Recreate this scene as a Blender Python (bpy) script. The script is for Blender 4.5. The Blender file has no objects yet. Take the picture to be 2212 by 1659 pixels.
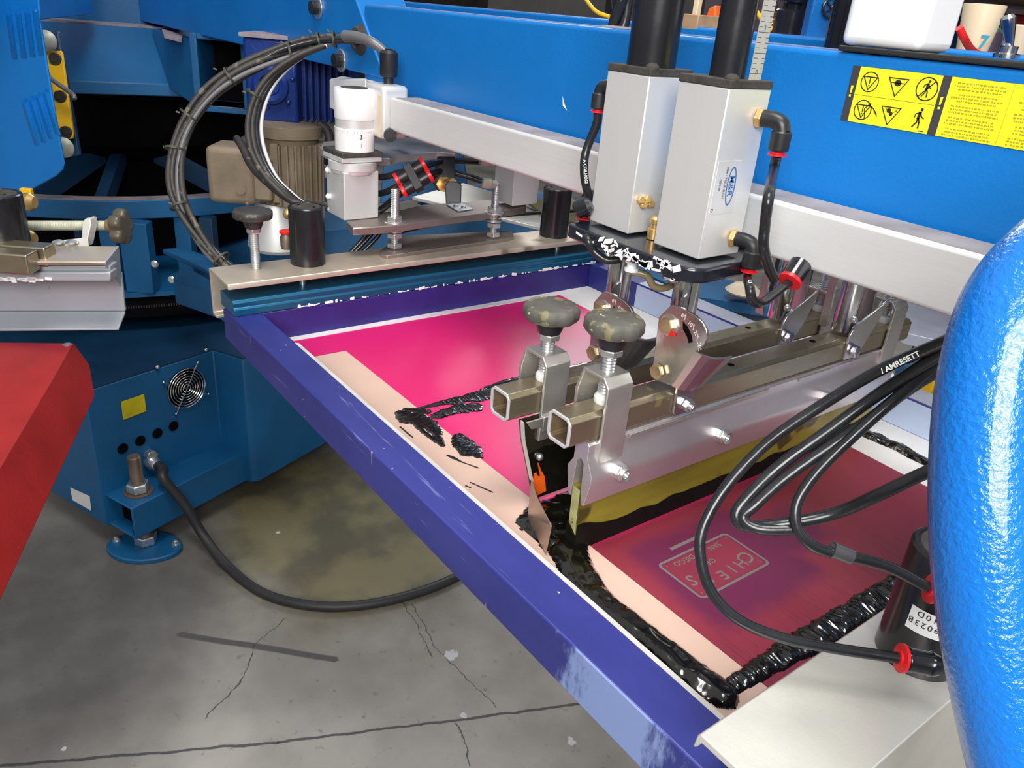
import bpy, bmesh, math, random
from mathutils import Vector, Matrix, noise
random.seed(7)
ZC = 1.31            # height of the camera above the shop floor, all coordinates below are relative to the camera
# ------------------------------------------------------------------ camera, world, light
FPX = 1691.3
RW = Matrix(((0.59216029, 0.80205071, 0.07785144), (-0.38801661, 0.19912802, 0.89988396), (0.70625017, -0.5630832, 0.4291247)))
S = bpy.context.scene
cd = bpy.data.cameras.new('camera'); cam = bpy.data.objects.new('camera', cd); S.collection.objects.link(cam)
cd.sensor_width = 36; cd.lens = FPX / 2212 * 36; cd.clip_start = .02; cd.clip_end = 60
cam.matrix_world = Matrix.Translation((0, 0, ZC)) @ RW.transposed().to_4x4()
S.camera = cam
S.view_settings.view_transform = 'Standard'; S.view_settings.look = 'None'
S.view_settings.exposure = 0.35; S.view_settings.gamma = 1
try: S.view_settings.use_curve_mapping = False
except Exception: pass
wd = bpy.data.worlds.new('shop'); S.world = wd; wd.use_nodes = True
nt = wd.node_tree; bg = nt.nodes['Background']
tc = nt.nodes.new('ShaderNodeTexCoord'); sx = nt.nodes.new('ShaderNodeSeparateXYZ'); rp = nt.nodes.new('ShaderNodeValToRGB')
nt.links.new(tc.outputs['Generated'], sx.inputs[0]); nt.links.new(sx.outputs['Z'], rp.inputs[0]); nt.links.new(rp.outputs[0], bg.inputs[0])
rp.color_ramp.elements[0].position = 0.0; rp.color_ramp.elements[0].color = (.16, .155, .15, 1)
rp.color_ramp.elements[1].position = .6; rp.color_ramp.elements[1].color = (.62, .62, .62, 1)
bg.inputs[1].default_value = .62
def area(name, loc, aim, size, power, col=(1, 1, 1), sy=None):
    l = bpy.data.lights.new(name, 'AREA'); l.energy = power; l.color = col; l.size = size
    if sy: l.shape = 'RECTANGLE'; l.size_y = sy
    o = bpy.data.objects.new(name, l); S.collection.objects.link(o)
    o.location = Vector(loc) + Vector((0, 0, ZC)); o.rotation_euler = (Vector(aim) - Vector(loc)).to_track_quat('-Z', 'Y').to_euler()
    return o
area('camera_side_light', (.80, -.72, .62), (-.45, .5, -.3), .95, 36, (1, .985, .95), .8)  # added light close behind the camera for falloff; no door stands there
area('ceiling_lamp', (-.1, .1, 2.3), (-.4, .55, -.4), 1.0, 42, (1, .99, .96))
area('far_window', (-3.7, 3.2, 1.9), (-.6, .6, -.4), 1.3, 38, (.95, .98, 1))
# ------------------------------------------------------------------ pixel rays: a point on a known plane of the machine
RT = RW.transposed()
def ray(x, y): return RT @ Vector((x - 1106, -(y - 829.5), -FPX))
def onz(x, y, z): d = ray(x, y); return d * (z / d.z)
def ony(x, y, Y): d = ray(x, y); return d * (Y / d.y)
def onx(x, y, X): d = ray(x, y); return d * (X / d.x)
def dep(x, y, d): return ray(x, y) * (d / FPX)          # at a distance in front of the camera
def onp(x, y, P, n): d = ray(x, y); return d * (Vector(P).dot(Vector(n)) / d.dot(Vector(n)))
# ------------------------------------------------------------------ materials
MATS = {}
def mat(name, col, rough=.5, metal=0, var=.0, vscale=20, bump=0, bscale=80, spots=None, coat=0, stretch=None, spec=None, emis=None):
    if name in MATS: return MATS[name]
    m = bpy.data.materials.new(name); m.use_nodes = True; N = m.node_tree.nodes; L = m.node_tree.links
    b = N['Principled BSDF']; b.inputs['Roughness'].default_value = rough; b.inputs['Metallic'].default_value = metal
    b.inputs['Coat Weight'].default_value = coat
    if spec is not None: b.inputs['Specular IOR Level'].default_value = spec
    c = tuple(col) + (1,)
    b.inputs['Base Color'].default_value = c
    t = N.new('ShaderNodeTexCoord'); mp = N.new('ShaderNodeMapping'); L.new(t.outputs['Object'], mp.inputs[0])
    if stretch: mp.inputs['Scale'].default_value = stretch
    last = None
    if var:
        nz = N.new('ShaderNodeTexNoise'); nz.inputs['Scale'].default_value = vscale; nz.inputs['Detail'].default_value = 6
        L.new(mp.outputs[0], nz.inputs['Vector'])
        r = N.new('ShaderNodeValToRGB'); L.new(nz.outputs[0], r.inputs[0])
        r.color_ramp.elements[0].position = .3; r.color_ramp.elements[1].position = .7
        r.color_ramp.elements[0].color = tuple(x * (1 - var) for x in col) + (1,)
        r.color_ramp.elements[1].color = tuple(min(1, x * (1 + var * .6)) for x in col) + (1,)
        L.new(r.outputs[0], b.inputs['Base Color']); last = r.outputs[0]
        ma = N.new('ShaderNodeMapRange'); L.new(nz.outputs[0], ma.inputs[0])
        ma.inputs[3].default_value = max(.02, rough - .1); ma.inputs[4].default_value = min(1, rough + .12)
        L.new(ma.outputs[0], b.inputs['Roughness'])
    for sp in (spots or []):
        scol, sscale, thr = sp[:3]
        n2 = N.new('ShaderNodeTexNoise'); n2.inputs['Scale'].default_value = sscale; n2.inputs['Detail'].default_value = 3
        L.new(t.outputs['Object'] if len(sp) < 4 else mp.outputs[0], n2.inputs['Vector'])
        r2 = N.new('ShaderNodeValToRGB'); L.new(n2.outputs[0], r2.inputs[0])
        r2.color_ramp.elements[0].position = thr; r2.color_ramp.elements[1].position = thr + .03
        r2.color_ramp.elements[0].color = (0, 0, 0, 1); r2.color_ramp.elements[1].color = (1, 1, 1, 1)
        mx = N.new('ShaderNodeMix'); mx.data_type = 'RGBA'; L.new(r2.outputs[0], mx.inputs[0])
        if last: L.new(last, mx.inputs[6])
        else: mx.inputs[6].default_value = c
        mx.inputs[7].default_value = tuple(scol) + (1,)
        last = mx.outputs[2]; L.new(last, b.inputs['Base Color'])
    if bump:
        n3 = N.new('ShaderNodeTexNoise'); n3.inputs['Scale'].default_value = bscale; n3.inputs['Detail'].default_value = 3
        L.new(mp.outputs[0], n3.inputs['Vector'])
        bp = N.new('ShaderNodeBump'); bp.inputs['Strength'].default_value = bump; bp.inputs['Distance'].default_value = .001
        L.new(n3.outputs[0], bp.inputs['Height']); L.new(bp.outputs[0], b.inputs['Normal'])
    if emis:
        b.inputs['Emission Color'].default_value = tuple(emis) + (1,); b.inputs['Emission Strength'].default_value = 1
    MATS[name] = m; return m
BLUE = (.005, .175, .55)
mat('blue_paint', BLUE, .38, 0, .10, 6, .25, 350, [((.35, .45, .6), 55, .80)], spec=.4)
mat('blue_shaded', (.004, .105, .27), .5, 0, .25, 5, .3, 300)  # same machine blue, with the background shade put into the colour
mat('blue_tube', (.006, .15, .55), .2, 0, 0, 1, .75, 420, coat=.4)
mat('blue_dark', (.003, .04, .10), .5, 0, .3, 6)  # machine blue darkened further for deep shade; also colours a shelf box
mat('dust', (.30, .25, .27), .9, 0, .3, 30)
mat('frame_blue', (.030, .042, .33), .42, 0, .28, 18, .25, 120, [((.35, .40, .62), 30, .73), ((.5, .55, .75), 120, .77)], stretch=(.35, 1, 1))
mat('frame_purple', (.026, .018, .18), .45, 0, .25, 14, .2, 100, [((.6, .55, .65), 160, .78)])
mat('anodised_blue', (.016, .13, .25), .28, .55, .12, 12, .1, 100, stretch=(1, .1, 1))
mat('aluminium', (.78, .78, .78), .42, .30, .07, 14, .15, 260, stretch=(.08, 1, 1))
mat('aluminium_y', (.78, .78, .77), .36, .85, .08, 14, .15, 260, stretch=(1, .08, 1))
mat('aluminium_z', (.76, .76, .755), .42, .45, .05, 8, .1, 200, [((.95, .95, .95), 90, .78)], stretch=(1, 1, .15))
mat('clamp_silver', (.80, .78, .72), .42, .55, .16, 9, .15, 160, [((.30, .26, .22), 7, .70), ((.95, .95, .93), 110, .77)])
mat('steel_plate', (.38, .32, .29), .42, .8, .22, 10, .25, 200, [((.9, .9, .88), 130, .77)])
mat('tube_steel', (.42, .36, .25), .33, .85, .22, 16, .25, 160, [((.75, .68, .30), 22, .70), ((.92, .92, .88), 120, .76)], stretch=(1, .3, 1))
mat('tube_inside', (.16, .11, .06), .7, .2, .3, 60)
mat('bracket_alu', (.66, .64, .60), .4, .8, .15, 25, .2, 200, [((.80, .62, .22), 28, .72), ((.95, .95, .95), 110, .74)])
mat('squeegee_alu', (.74, .67, .68), .36, .75, .10, 10, .1, 200, [((.95, .95, .95), 60, .76)], stretch=(1, .25, 1))
mat('clamp_dusty', (.64, .55, .45), .42, .6, .25, 9, .15, 160, [((.30, .24, .18), 8, .68), ((.9, .9, .88), 110, .775)])
mat('alu_soft', (.42, .46, .51), .45, .35, .08, 8, .1, 160, [((.2, .2, .22), 60, .75)])
mat('chrome', (.75, .76, .78), .14, 1, .1, 30, .1, 60)
mat('zinc', (.75, .76, .76), .3, .9, .12, 60)
mat('brass', (.80, .52, .20), .35, .8, .2, 60)
mat('gold_bolt', (.66, .50, .28), .38, .8, .3, 120)
mat('black_plastic', (.018, .018, .020), .38, 0, .3, 40, .1, 120)
mat('black_hose', (.018, .019, .022), .22, 0, .3, 50, .2, 150, [((.75, .75, .78), 130, .79)])
mat('dusty_hose', (.036, .032, .028), .5, 0, .3, 50, .3, 200, [((.12, .10, .08), 60, .62)])
mat('grey_hose', (.13, .13, .14), .4)
mat('white_hose', (.62, .62, .62), .5)
mat('black_gloss', (.012, .013, .018), .16, 0, 0, 1, .15, 90, [((.8, .8, .8), 120, .785)], coat=.3)
mat('cylinder_black', (.018, .018, .021), .22, .1, .3, 30, .1, 90, [((.85, .85, .85), 100, .79)])
mat('dusty_black', (.05, .045, .04), .85, 0, .5, 70, .5, 300)
mat('mount_black', (.013, .015, .022), .2, 0, 0, 1, .3, 60, [((.88, .89, .92), 60, .74)], coat=.3)
mat('knob_dark', (.045, .043, .038), .4, 0, .3, 40, .2, 200, [((.22, .20, .15), 60, .62)])
mat('knob_rubber', (.10, .095, .08), .6, 0, .3, 40, .3, 200, [((.20, .18, .095), 70, .55), ((.5, .46, .30), 150, .70)])
mat('red_plastic', (.80, .015, .02), .35)
mat('ink', (.005, .005, .003), .14, 0, 0, 1, .12, 110, coat=.5, spec=.7)
mat('ink_matte', (.006, .006, .005), .55, 0, .2, 60, .3, 200, spec=.15)
mat('ink_thin', (.03, .017, .017), .22, 0, .4, 40, .3, 300)
mat('ink_purple', (.16, .015, .09), .3)
mat('ink_white', (.88, .88, .90), .5, 0, 0, 1, .4, 200)
mat('orange_ink', (.85, .12, .01), .35)
mat('peach_tape', (.68, .47, .38), .38, 0, .05, 12)
mat('white_tape', (.78, .76, .74), .42, 0, .08, 20)
mat('white_strip', (.70, .68, .64), .4, 0, .12, 40)
mat('blue_white_tape', (.55, .66, .88), .3, 0, .06, 15)
mat('urethane', (.27, .22, .025), .3, 0, .45, 12, .2, 90, [((.06, .05, .01), 14, .62)], stretch=(1, .35, 2.2))
mat('urethane_end', (.42, .42, .18), .35, 0, .3, 120, spots=[((.01, .01, .008), 110, .62)])
mat('flood_steel', (.10, .085, .06), .22, .75, .3, 12, .1, 60)  # dark brown of mirrored black surroundings put into the colour
mat('flood_inked', (.008, .007, .005), .12, 0, .2, 20, coat=.4)
mat('wing_steel', (.48, .36, .28), .3, .7, .15, 12, spots=[((.10, .05, .04), 26, .60)])
mat('motor_brown', (.25, .195, .135), .6, .2, .35, 16, .4, 200)
mat('gearbox_blue', (.006, .032, .20), .3, .1, .25, 25, .4, 160)
mat('yellow', (.83, .46, .0), .5, 0, .06, 20)
mat('yellow_label', (.93, .85, .02), .45, 0, .03, 20)
mat('label_black', (.02, .02, .02), .5)
mat('label_grey', (.045, .045, .055), .5)
mat('label_white', (.80, .80, .80), .5)
mat('label_silver', (.66, .66, .66), .4, .3)
mat('label_blue', (.03, .13, .40), .5)
mat('label_text_dim', (.36, .34, .02), .6)
mat('engraving', (.88, .88, .86), .5)
mat('ruler', (.50, .495, .46), .4, .2, .06, 20)
mat('white_plastic', (.86, .86, .87), .35, 0, .03, 9)
mat('white_painted', (.90, .90, .92), .45, 0, .02, 9)
mat('red_paint', (.36, .016, .014), .42, 0, .18, 14, .3, 200, [((.75, .35, .32), 70, .775)])
mat('void_black', (.004, .004, .005), .9, 0, .3, 20, spec=.05)  # near-black for shade in holes and openings, and for the belt wheel
mat('concrete_pale', (.3, .3, .29), .8)
mat('wall_dark', (.045, .042, .040), .9, 0, .5, 3)
mat('wood', (.42, .27, .15), .6, 0, .3, 8, stretch=(1, 8, 8))
mat('orange_paint', (.75, .12, .02), .5)
mat('green_plastic', (.03, .25, .10), .5)
mat('cup_cream', (.72, .60, .42), .5)
mat('beige', (.75, .62, .42), .6, 0, .15, 12)
mat('clear_hose', (.30, .24, .13), .25, 0, .2, 40)
mat('bolt_pale', (.55, .56, .45), .5, .3, .2, 60)
# ------------------------------------------------------------------ geometry collector
def V(*a): return Vector(a)
def frame(d):
    d = Vector(d).normalized(); a = V(0, 0, 1) if abs(d.z) < .9 else V(1, 0, 0)
    u = a.cross(d).normalized(); return u, d.cross(u)
class G:
    def __init__(s): s.v = []; s.f = []
    def add(s, vs, fs):
        n = len(s.v); s.v += [Vector(p) for p in vs]; s.f += [[i + n for i in f] for f in fs]; return s
    def box(s, a, b):
        x0, y0, z0 = a; x1, y1, z1 = b
        return s.add([(x0, y0, z0), (x1, y0, z0), (x1, y1, z0), (x0, y1, z0), (x0, y0, z1), (x1, y0, z1), (x1, y1, z1), (x0, y1, z1)],
                     [(0, 3, 2, 1), (4, 5, 6, 7), (0, 1, 5, 4), (1, 2, 6, 5), (2, 3, 7, 6), (3, 0, 4, 7)])
    def prism(s, pts, d):
        d = Vector(d); n = len(pts); P = [Vector(p) for p in pts]
        return s.add(P + [p + d for p in P], [list(range(n))[::-1], list(range(n, 2 * n))] + [[i, (i + 1) % n, n + (i + 1) % n, n + i] for i in range(n)])
    def obox(s, c, ax, ay, az, hx, hy, hz):
        c = Vector(c); ax, ay, az = [Vector(q).normalized() for q in (ax, ay, az)]
        vs = [c + ax * (hx * i) + ay * (hy * j) + az * (hz * k) for k in (-1, 1) for (i, j) in ((-1, -1), (1, -1), (1, 1), (-1, 1))]
        return s.add(vs, [(0, 3, 2, 1), (4, 5, 6, 7), (0, 1, 5, 4), (1, 2, 6, 5), (2, 3, 7, 6), (3, 0, 4, 7)])
    def cyl(s, a, b, r, r2=None, n=28, rot=0):
        return s.lathe([(r, 0), (r if r2 is None else r2, (Vector(b) - Vector(a)).length)], a, Vector(b) - Vector(a), n, rot)
    def lathe(s, prof, o, ax=(0, 0, 1), n=32, rot=0):
        o = Vector(o); ax = Vector(ax).normalized(); u, w = frame(ax); vs = []; fs = []
        for r, h in prof:
            for i in range(n):
                t = 2 * math.pi * (i + rot) / n; vs.append(o + ax * h + u * (r * math.cos(t)) + w * (r * math.sin(t)))
        k = len(prof)
        for j in range(k - 1):
            for i in range(n): fs.append([j * n + i, j * n + (i + 1) % n, (j + 1) * n + (i + 1) % n, (j + 1) * n + i])
        if prof[0][0] > 1e-6: fs.append(list(range(n))[::-1])
        if prof[-1][0] > 1e-6: fs.append([(k - 1) * n + i for i in range(n)])
        return s.add(vs, fs)
    def ring(s, c, ax, r0, r1, h, n=32):      # washer
        return s.lathe2([(r0, 0), (r1, 0), (r1, h), (r0, h)], c, ax, n)
    def lathe2(s, prof, o, ax, n=32):         # closed profile
        o = Vector(o); ax = Vector(ax).normalized(); u, w = frame(ax); vs = []; fs = []; k = len(prof)
        for r, h in prof:
            for i in range(n):
                t = 2 * math.pi * i / n; vs.append(o + ax * h + u * (r * math.cos(t)) + w * (r * math.sin(t)))
        for j in range(k):
            for i in range(n): fs.append([j * n + i, j * n + (i + 1) % n, ((j + 1) % k) * n + (i + 1) % n, ((j + 1) % k) * n + i])
        return s.add(vs, fs)
    def sph(s, c, r, n=14, sc=(1, 1, 1)):
        prof = [(r * math.sin(math.pi * i / n) * sc[0], -r * math.cos(math.pi * i / n) * sc[2]) for i in range(n + 1)]
        prof[0] = (1e-7, prof[0][1]); prof[-1] = (1e-7, prof[-1][1]); return s.lathe(prof, c, (0, 0, 1), 2 * n)
    def tube(s, pts, r, n=14, sub=8, cap=True, rs=None):
        P = smooth_path(pts, sub); m = len(P); vs = []; fs = []; u = None
        for i, p in enumerate(P):
            t = (P[min(i + 1, m - 1)] - P[max(i - 1, 0)]).normalized()
            if u is None: u, _ = frame(t)
            u = (u - t * u.dot(t)).normalized(); w = t.cross(u)
            rr = r if rs is None else rs[0] + (rs[1] - rs[0]) * i / (m - 1)
            for k in range(n):
                a = 2 * math.pi * k / n; vs.append(p + u * (rr * math.cos(a)) + w * (rr * math.sin(a)))
        for i in range(m - 1):
            for k in range(n): fs.append([i * n + k, i * n + (k + 1) % n, (i + 1) * n + (k + 1) % n, (i + 1) * n + k])
        if cap: fs.append(list(range(n))[::-1]); fs.append([(m - 1) * n + k for k in range(n)])
        return s.add(vs, fs)
    def sweep(s, prof, a, b, u, w):           # closed 2-D profile (list of (p,q)) in axes u,w extruded from a to b
        a = Vector(a); b = Vector(b); u = Vector(u); w = Vector(w)
        return s.prism([a + u * p + w * q for p, q in prof], b - a)
    def text(s, txt, o, u, v, size, lift=.0002, font=None, bold=0, align='LEFT', ext=0):
        o, u, v = Vector(o), Vector(u).normalized(), Vector(v).normalized(); nn = u.cross(v)
        c = bpy.data.curves.new('t', 'FONT'); c.body = txt; c.size = size; c.align_x = align; c.resolution_u = 3; c.offset = bold
        t = bpy.data.objects.new('t', c); S.collection.objects.link(t)
        me = bpy.data.meshes.new_from_object(t.evaluated_get(bpy.context.evaluated_depsgraph_get()))
        s.add([o + u * q.co.x + v * q.co.y + nn * lift for q in me.vertices], [list(p.vertices) for p in me.polygons])
        bpy.data.objects.remove(t); bpy.data.curves.remove(c); bpy.data.meshes.remove(me); return s
def smooth_path(pts, sub):
    P = [Vector(p) for p in pts]
    if sub <= 1 or len(P) < 3: return P
    Q = [P[0] * 2 - P[1]] + P + [P[-1] * 2 - P[-2]]; out = []
    for i in range(1, len(Q) - 2):
        a, b, c, d = Q[i - 1:i + 3]
        for k in range(sub):
            t = k / sub; out.append(.5 * ((2 * b) + (c - a) * t + (2 * a - 5 * b + 4 * c - d) * t * t + (3 * b - a - 3 * c + d) * t ** 3))
    out.append(P[-1]); return out
ORG = {}
def build(g, name, m, parent=None, bevel=0, segs=2, smooth=35, fixn=True, pts_fn=None):
    org = ORG[parent.name] if parent else None
    if org is None:
        xs = [p.x for p in g.v]; ys = [p.y for p in g.v]; zs = [p.z for p in g.v]
        org = V((min(xs) + max(xs)) / 2, (min(ys) + max(ys)) / 2, min(zs))
    me = bpy.data.meshes.new(name); me.from_pydata([p - org for p in g.v], [], g.f); me.validate()
    if fixn:
        bm = bmesh.new(); bm.from_mesh(me); bmesh.ops.recalc_face_normals(bm, faces=bm.faces); bm.to_mesh(me); bm.free()
    o = bpy.data.objects.new(name, me); S.collection.objects.link(o)
    ms = m if isinstance(m, (list, tuple)) else [m]
    for q in ms: me.materials.append(MATS[q])
    for p in me.polygons: p.use_smooth = True
    me.set_sharp_from_angle(angle=math.radians(smooth))
    if bevel:
        b = o.modifiers.new('bevel', 'BEVEL'); b.width = bevel; b.segments = segs; b.limit_method = 'ANGLE'; b.angle_limit = math.radians(35); b.harden_normals = False
    if parent: o.parent = parent
    else: o.location = org + V(0, 0, ZC)
    ORG[o.name] = org
    return o
def thing(name, label, cat, loc, group=None):
    o = bpy.data.objects.new(name, None); S.collection.objects.link(o); o.empty_display_size = .02
    o.location = Vector(loc) + V(0, 0, ZC); ORG[o.name] = Vector(loc); return tag(o, label, cat, group)
def tag(o, label, cat, group=None, kind=None):
    o['label'] = label; o['category'] = cat
    if group: o['group'] = group
    if kind: o['kind'] = kind
    return o
def dup(root, loc=None, rotz=0, label=None, name=None):
    r = root.copy(); S.collection.objects.link(r)
    if loc is not None: r.location = Vector(loc) + V(0, 0, ZC)
    r.rotation_euler = (0, 0, root.rotation_euler.z + rotz)
    if label: r['label'] = label
    for ch in list(root.children):
        c = ch.copy(); S.collection.objects.link(c); c.parent = r
        for g2 in list(ch.children):
            d = g2.copy(); S.collection.objects.link(d); d.parent = c
    return r
def hexnut(g, c, ax, r, h): return g.lathe([(r * .9, 0), (r, h * .12), (r, h * .88), (r * .9, h)], c, ax, 6)
def hexbolt(c, ax, r, h): g = G(); hexnut(g, c, ax, r, h); return g
def thread(g, a, b, r, pitch=.0024):
    a = Vector(a); b = Vector(b); L = (b - a).length; n = max(2, int(L / pitch)); prof = []
    for i in range(n): prof += [(r * .86, L * i / n), (r, L * (i + .5) / n)]
    prof.append((r * .86, L)); return g.lathe(prof, a, b - a, 20)
def lobed(c, r, h, lobes=8, depth=.05, n=84, ax=(0, 0, 1)):
    g = G(); u, w = frame(ax); ax = Vector(ax); vs = []; fs = []
    prof = [(.55, 0), (.93, h * .06), (1, h * .25), (1, h * .72), (.93, h * .92), (.80, h), (.4, h * 1.03)]
    for k, z in prof:
        for i in range(n):
            t = 2 * math.pi * i / n; rr = r * k * (1 - depth * (.5 - .5 * math.cos(lobes * t)) ** 2.2 * (1 if k > .7 else .3))
            vs.append(Vector(c) + ax * z + u * (rr * math.cos(t)) + w * (rr * math.sin(t)))
    for j in range(len(prof) - 1):
        for i in range(n): fs.append([j * n + i, j * n + (i + 1) % n, (j + 1) * n + (i + 1) % n, (j + 1) * n + i])
    fs.append(list(range(n))[::-1]); fs.append([(len(prof) - 1) * n + i for i in range(n)])
    return g.add(vs, fs)
# ------------------------------------------------------------------ the setting
FZ = -1.31
def nodes(name, col, rough):
    m = bpy.data.materials.new(name); m.use_nodes = True; MATS[name] = m
    N = m.node_tree.nodes; L = m.node_tree.links; b = N['Principled BSDF']; b.inputs['Roughness'].default_value = rough
    t = N.new('ShaderNodeTexCoord')
    def math_(op, a, c=None, d=None):
        n = N.new('ShaderNodeMath'); n.operation = op
        for i, x in enumerate((a, c, d)):
            if x is None: continue
            if isinstance(x, (int, float)): n.inputs[i].default_value = x
            else: L.new(x, n.inputs[i])
        return n.outputs[0]
    def noise_(scale, detail=4, src=None, rough_=.5, st=None):
        n = N.new('ShaderNodeTexNoise'); n.inputs['Scale'].default_value = scale; n.inputs['Detail'].default_value = detail; n.inputs['Roughness'].default_value = rough_
        s_ = src or t.outputs['Object']
        if st:
            mp = N.new('ShaderNodeMapping'); mp.inputs['Scale'].default_value = st; L.new(s_, mp.inputs[0]); s_ = mp.outputs[0]
        L.new(s_, n.inputs['Vector']); return n.outputs[0]
    def mix(f, a, c):
        n = N.new('ShaderNodeMix'); n.data_type = 'RGBA'
        if isinstance(f, (int, float)): n.inputs[0].default_value = f
        else: L.new(f, n.inputs[0])
        for i, x in ((6, a), (7, c)):
            if isinstance(x, tuple): n.inputs[i].default_value = x + (1,)
            else: L.new(x, n.inputs[i])
        return n.outputs[2]
    def step(x, e0, e1):
        n = N.new('ShaderNodeMapRange'); n.interpolation_type = 'SMOOTHSTEP'; L.new(x, n.inputs[0]); n.inputs[1].default_value = e0; n.inputs[2].default_value = e1
        n.inputs[3].default_value = 0; n.inputs[4].default_value = 1; return n.outputs[0]
    sp = N.new('ShaderNodeSeparateXYZ'); L.new(t.outputs['Object'], sp.inputs[0])
    return m, N, L, b, math_, noise_, mix, step, sp.outputs
m, N, L, b, M_, NZ, MX, ST, xyz = nodes('concrete', None, .62)
X, Y = xyz[0], xyz[1]     # floor origin is the point under the camera
def ell(cx, cy, rx, ry, wob=.25, nz=None):
    d = M_('SQRT', M_('ADD', M_('POWER', M_('DIVIDE', M_('SUBTRACT', X, cx), rx), 2), M_('POWER', M_('DIVIDE', M_('SUBTRACT', Y, cy), ry), 2)))
    return M_('ADD', d, M_('MULTIPLY', M_('SUBTRACT', nz or NZ(7, 5), .5), wob * 4))
def seg(p, q, w, wob=.02, ns=9):
    p, q = V(*p), V(*q); d = (q - p); ln = d.length; d /= ln
    rx_, ry_ = M_('SUBTRACT', X, p.x), M_('SUBTRACT', Y, p.y)
    al = M_('ADD', M_('MULTIPLY', rx_, d.x), M_('MULTIPLY', ry_, d.y)); pe = M_('ADD', M_('MULTIPLY', rx_, -d.y), M_('MULTIPLY', ry_, d.x))
    pe = M_('ADD', pe, M_('MULTIPLY', M_('SUBTRACT', NZ(ns, 6), .5), wob))
    side = M_('MAXIMUM', M_('MULTIPLY', al, -1), M_('SUBTRACT', al, ln)); side = M_('MAXIMUM', side, 0)
    return M_('SUBTRACT', 1, ST(M_('ADD', M_('ABSOLUTE', pe), side), w * .5, w))
def F2(x, y): p = onz(x, y, FZ); return (p.x, p.y)
base = MX(ST(NZ(3.2, 7), .35, .68), (.25, .237, .215), (.42, .402, .368))
base = MX(M_('MULTIPLY', ST(NZ(45, 5), .62, .75), .5), base, (.10, .095, .09))
base = MX(M_('MULTIPLY', ST(NZ(160, 3), .70, .75), .6), base, (.45, .43, .40))
c0 = F2(740, 1130); g_ = M_('SUBTRACT', 1, ST(ell(c0[0], c0[1], .50, .40, .12), .55, 1.2))
base = MX(M_('MULTIPLY', g_, .85), base, MX(ST(NZ(6, 6), .38, .62), (.062, .050, .016), (.17, .145, .05)))
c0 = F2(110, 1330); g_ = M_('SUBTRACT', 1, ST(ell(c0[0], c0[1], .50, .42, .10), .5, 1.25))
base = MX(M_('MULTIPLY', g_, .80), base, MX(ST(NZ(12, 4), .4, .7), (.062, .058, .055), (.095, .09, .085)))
for a_, b_, w_, c_ in (((390, 1370), (725, 1425), .011, (.08, .075, .075)),): base = MX(seg(F2(*a_), F2(*b_), w_, .012, 5), base, c_)
crk = [((0, 1655), (600, 1604)), ((600, 1604), (1260, 1520)), ((620, 1335), (545, 1395)), ((545, 1395), (520, 1480)), ((520, 1480), (440, 1550)), ((890, 1305), (940, 1395)), ((940, 1395), (1070, 1530)), ((985, 1560), (1015, 1655)), ((870, 1300), (935, 1420))]
for i, (a_, b_) in enumerate(crk): base = MX(M_('MULTIPLY', seg(F2(*a_), F2(*b_), .0042 if i < 2 else .0016, .012 if i < 2 else .035, 22), .85), base, (.03, .03, .04))
for (x_, y_, r_) in ((975, 1415, .02), (600, 1150, .008), (138, 1618, .007), (1232, 1600, .014), (1000, 1545, .01)):
    c0 = F2(x_, y_); base = MX(M_('SUBTRACT', 1, ST(ell(c0[0], c0[1], r_, r_, .4, NZ(70, 4)), .6, .8)), base, (.55, .56, .58))
L.new(base, b.inputs['Base Color'])
bp = N.new('ShaderNodeBump'); bp.inputs['Strength'].default_value = .3; bp.inputs['Distance'].default_value = .003; L.new(NZ(60, 6), bp.inputs['Height']); L.new(bp.outputs[0], b.inputs['Normal'])
g = G(); g.add([(-9, -9, FZ), (9, -9, FZ), (9, 9, FZ), (-9, 9, FZ)], [(0, 1, 2, 3)])
o = build(g, 'floor', 'concrete'); o['kind'] = 'structure'
g = G(); g.box((-9, 5.2, FZ), (4, 5.35, 3.2)); o = build(g, 'wall_back', 'wall_dark'); o['kind'] = 'structure'
g = G(); g.box((-9.15, -6, FZ), (-9, 5.35, 3.2)); o = build(g, 'wall_left', 'wall_dark'); o['kind'] = 'structure'
CX, CY = -2.8, .59
def pol(r, deg, z): return V(CX + r * math.cos(math.radians(deg)), CY + r * math.sin(math.radians(deg)), z)
# ------------------------------------------------------------------ upper arm of the press with warning decals
AY, AZ1, AZ0 = .57, -.008, -.150
t = thing('press_boom', 'long bright blue box beam crossing the top, carrying yellow warning decals', 'machine arm', (-.6, AY + .035, AZ0))
g = G(); g.box((-1.13, AY, AZ0), (.25, AY + .075, AZ1)); build(g, 'beam', 'blue_paint', t, .004, 3)
g = G(); g.box((-1.13, AY + .009, AZ1), (.25, AY + .066, AZ1 + .0006)); build(g, 'dust_film', mat('dust_blue', (.16, .20, .38), .75, 0, .35, 40) and 'dust_blue', t)
g = G()
zb = -.100
for P in [[(-2.62, zb), (-1.06, zb - .001), (-1.162, .012), (-1.35, .05), (-2.62, .05)]]:
    g.prism([V(x, AY - .0035, z) for x, z in P], (0, .082, 0))
ip = build(g, 'hub_bracket', 'blue_paint', t, .002)
for (x, y) in ((688, 17), (738, 131)):
    p = ony(x, y, AY - .0035); g = G(); g.lathe([(.010, 0), (.010, .0105)], p - V(0, .0135, 0), (0, 1, 0), 24); g.lathe([(.0048, 0), (.0048, .001)], p - V(0, .0137, 0), (0, 1, 0), 6)
    q = build(g, 'bolt', 'black_plastic', t, .0008); g = G(); g.lathe([(.0165, 0), (.0165, .003)], p - V(0, .003, 0), (0, 1, 0), 28); build(g, 'washer', 'zinc', q, .0006)
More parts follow.
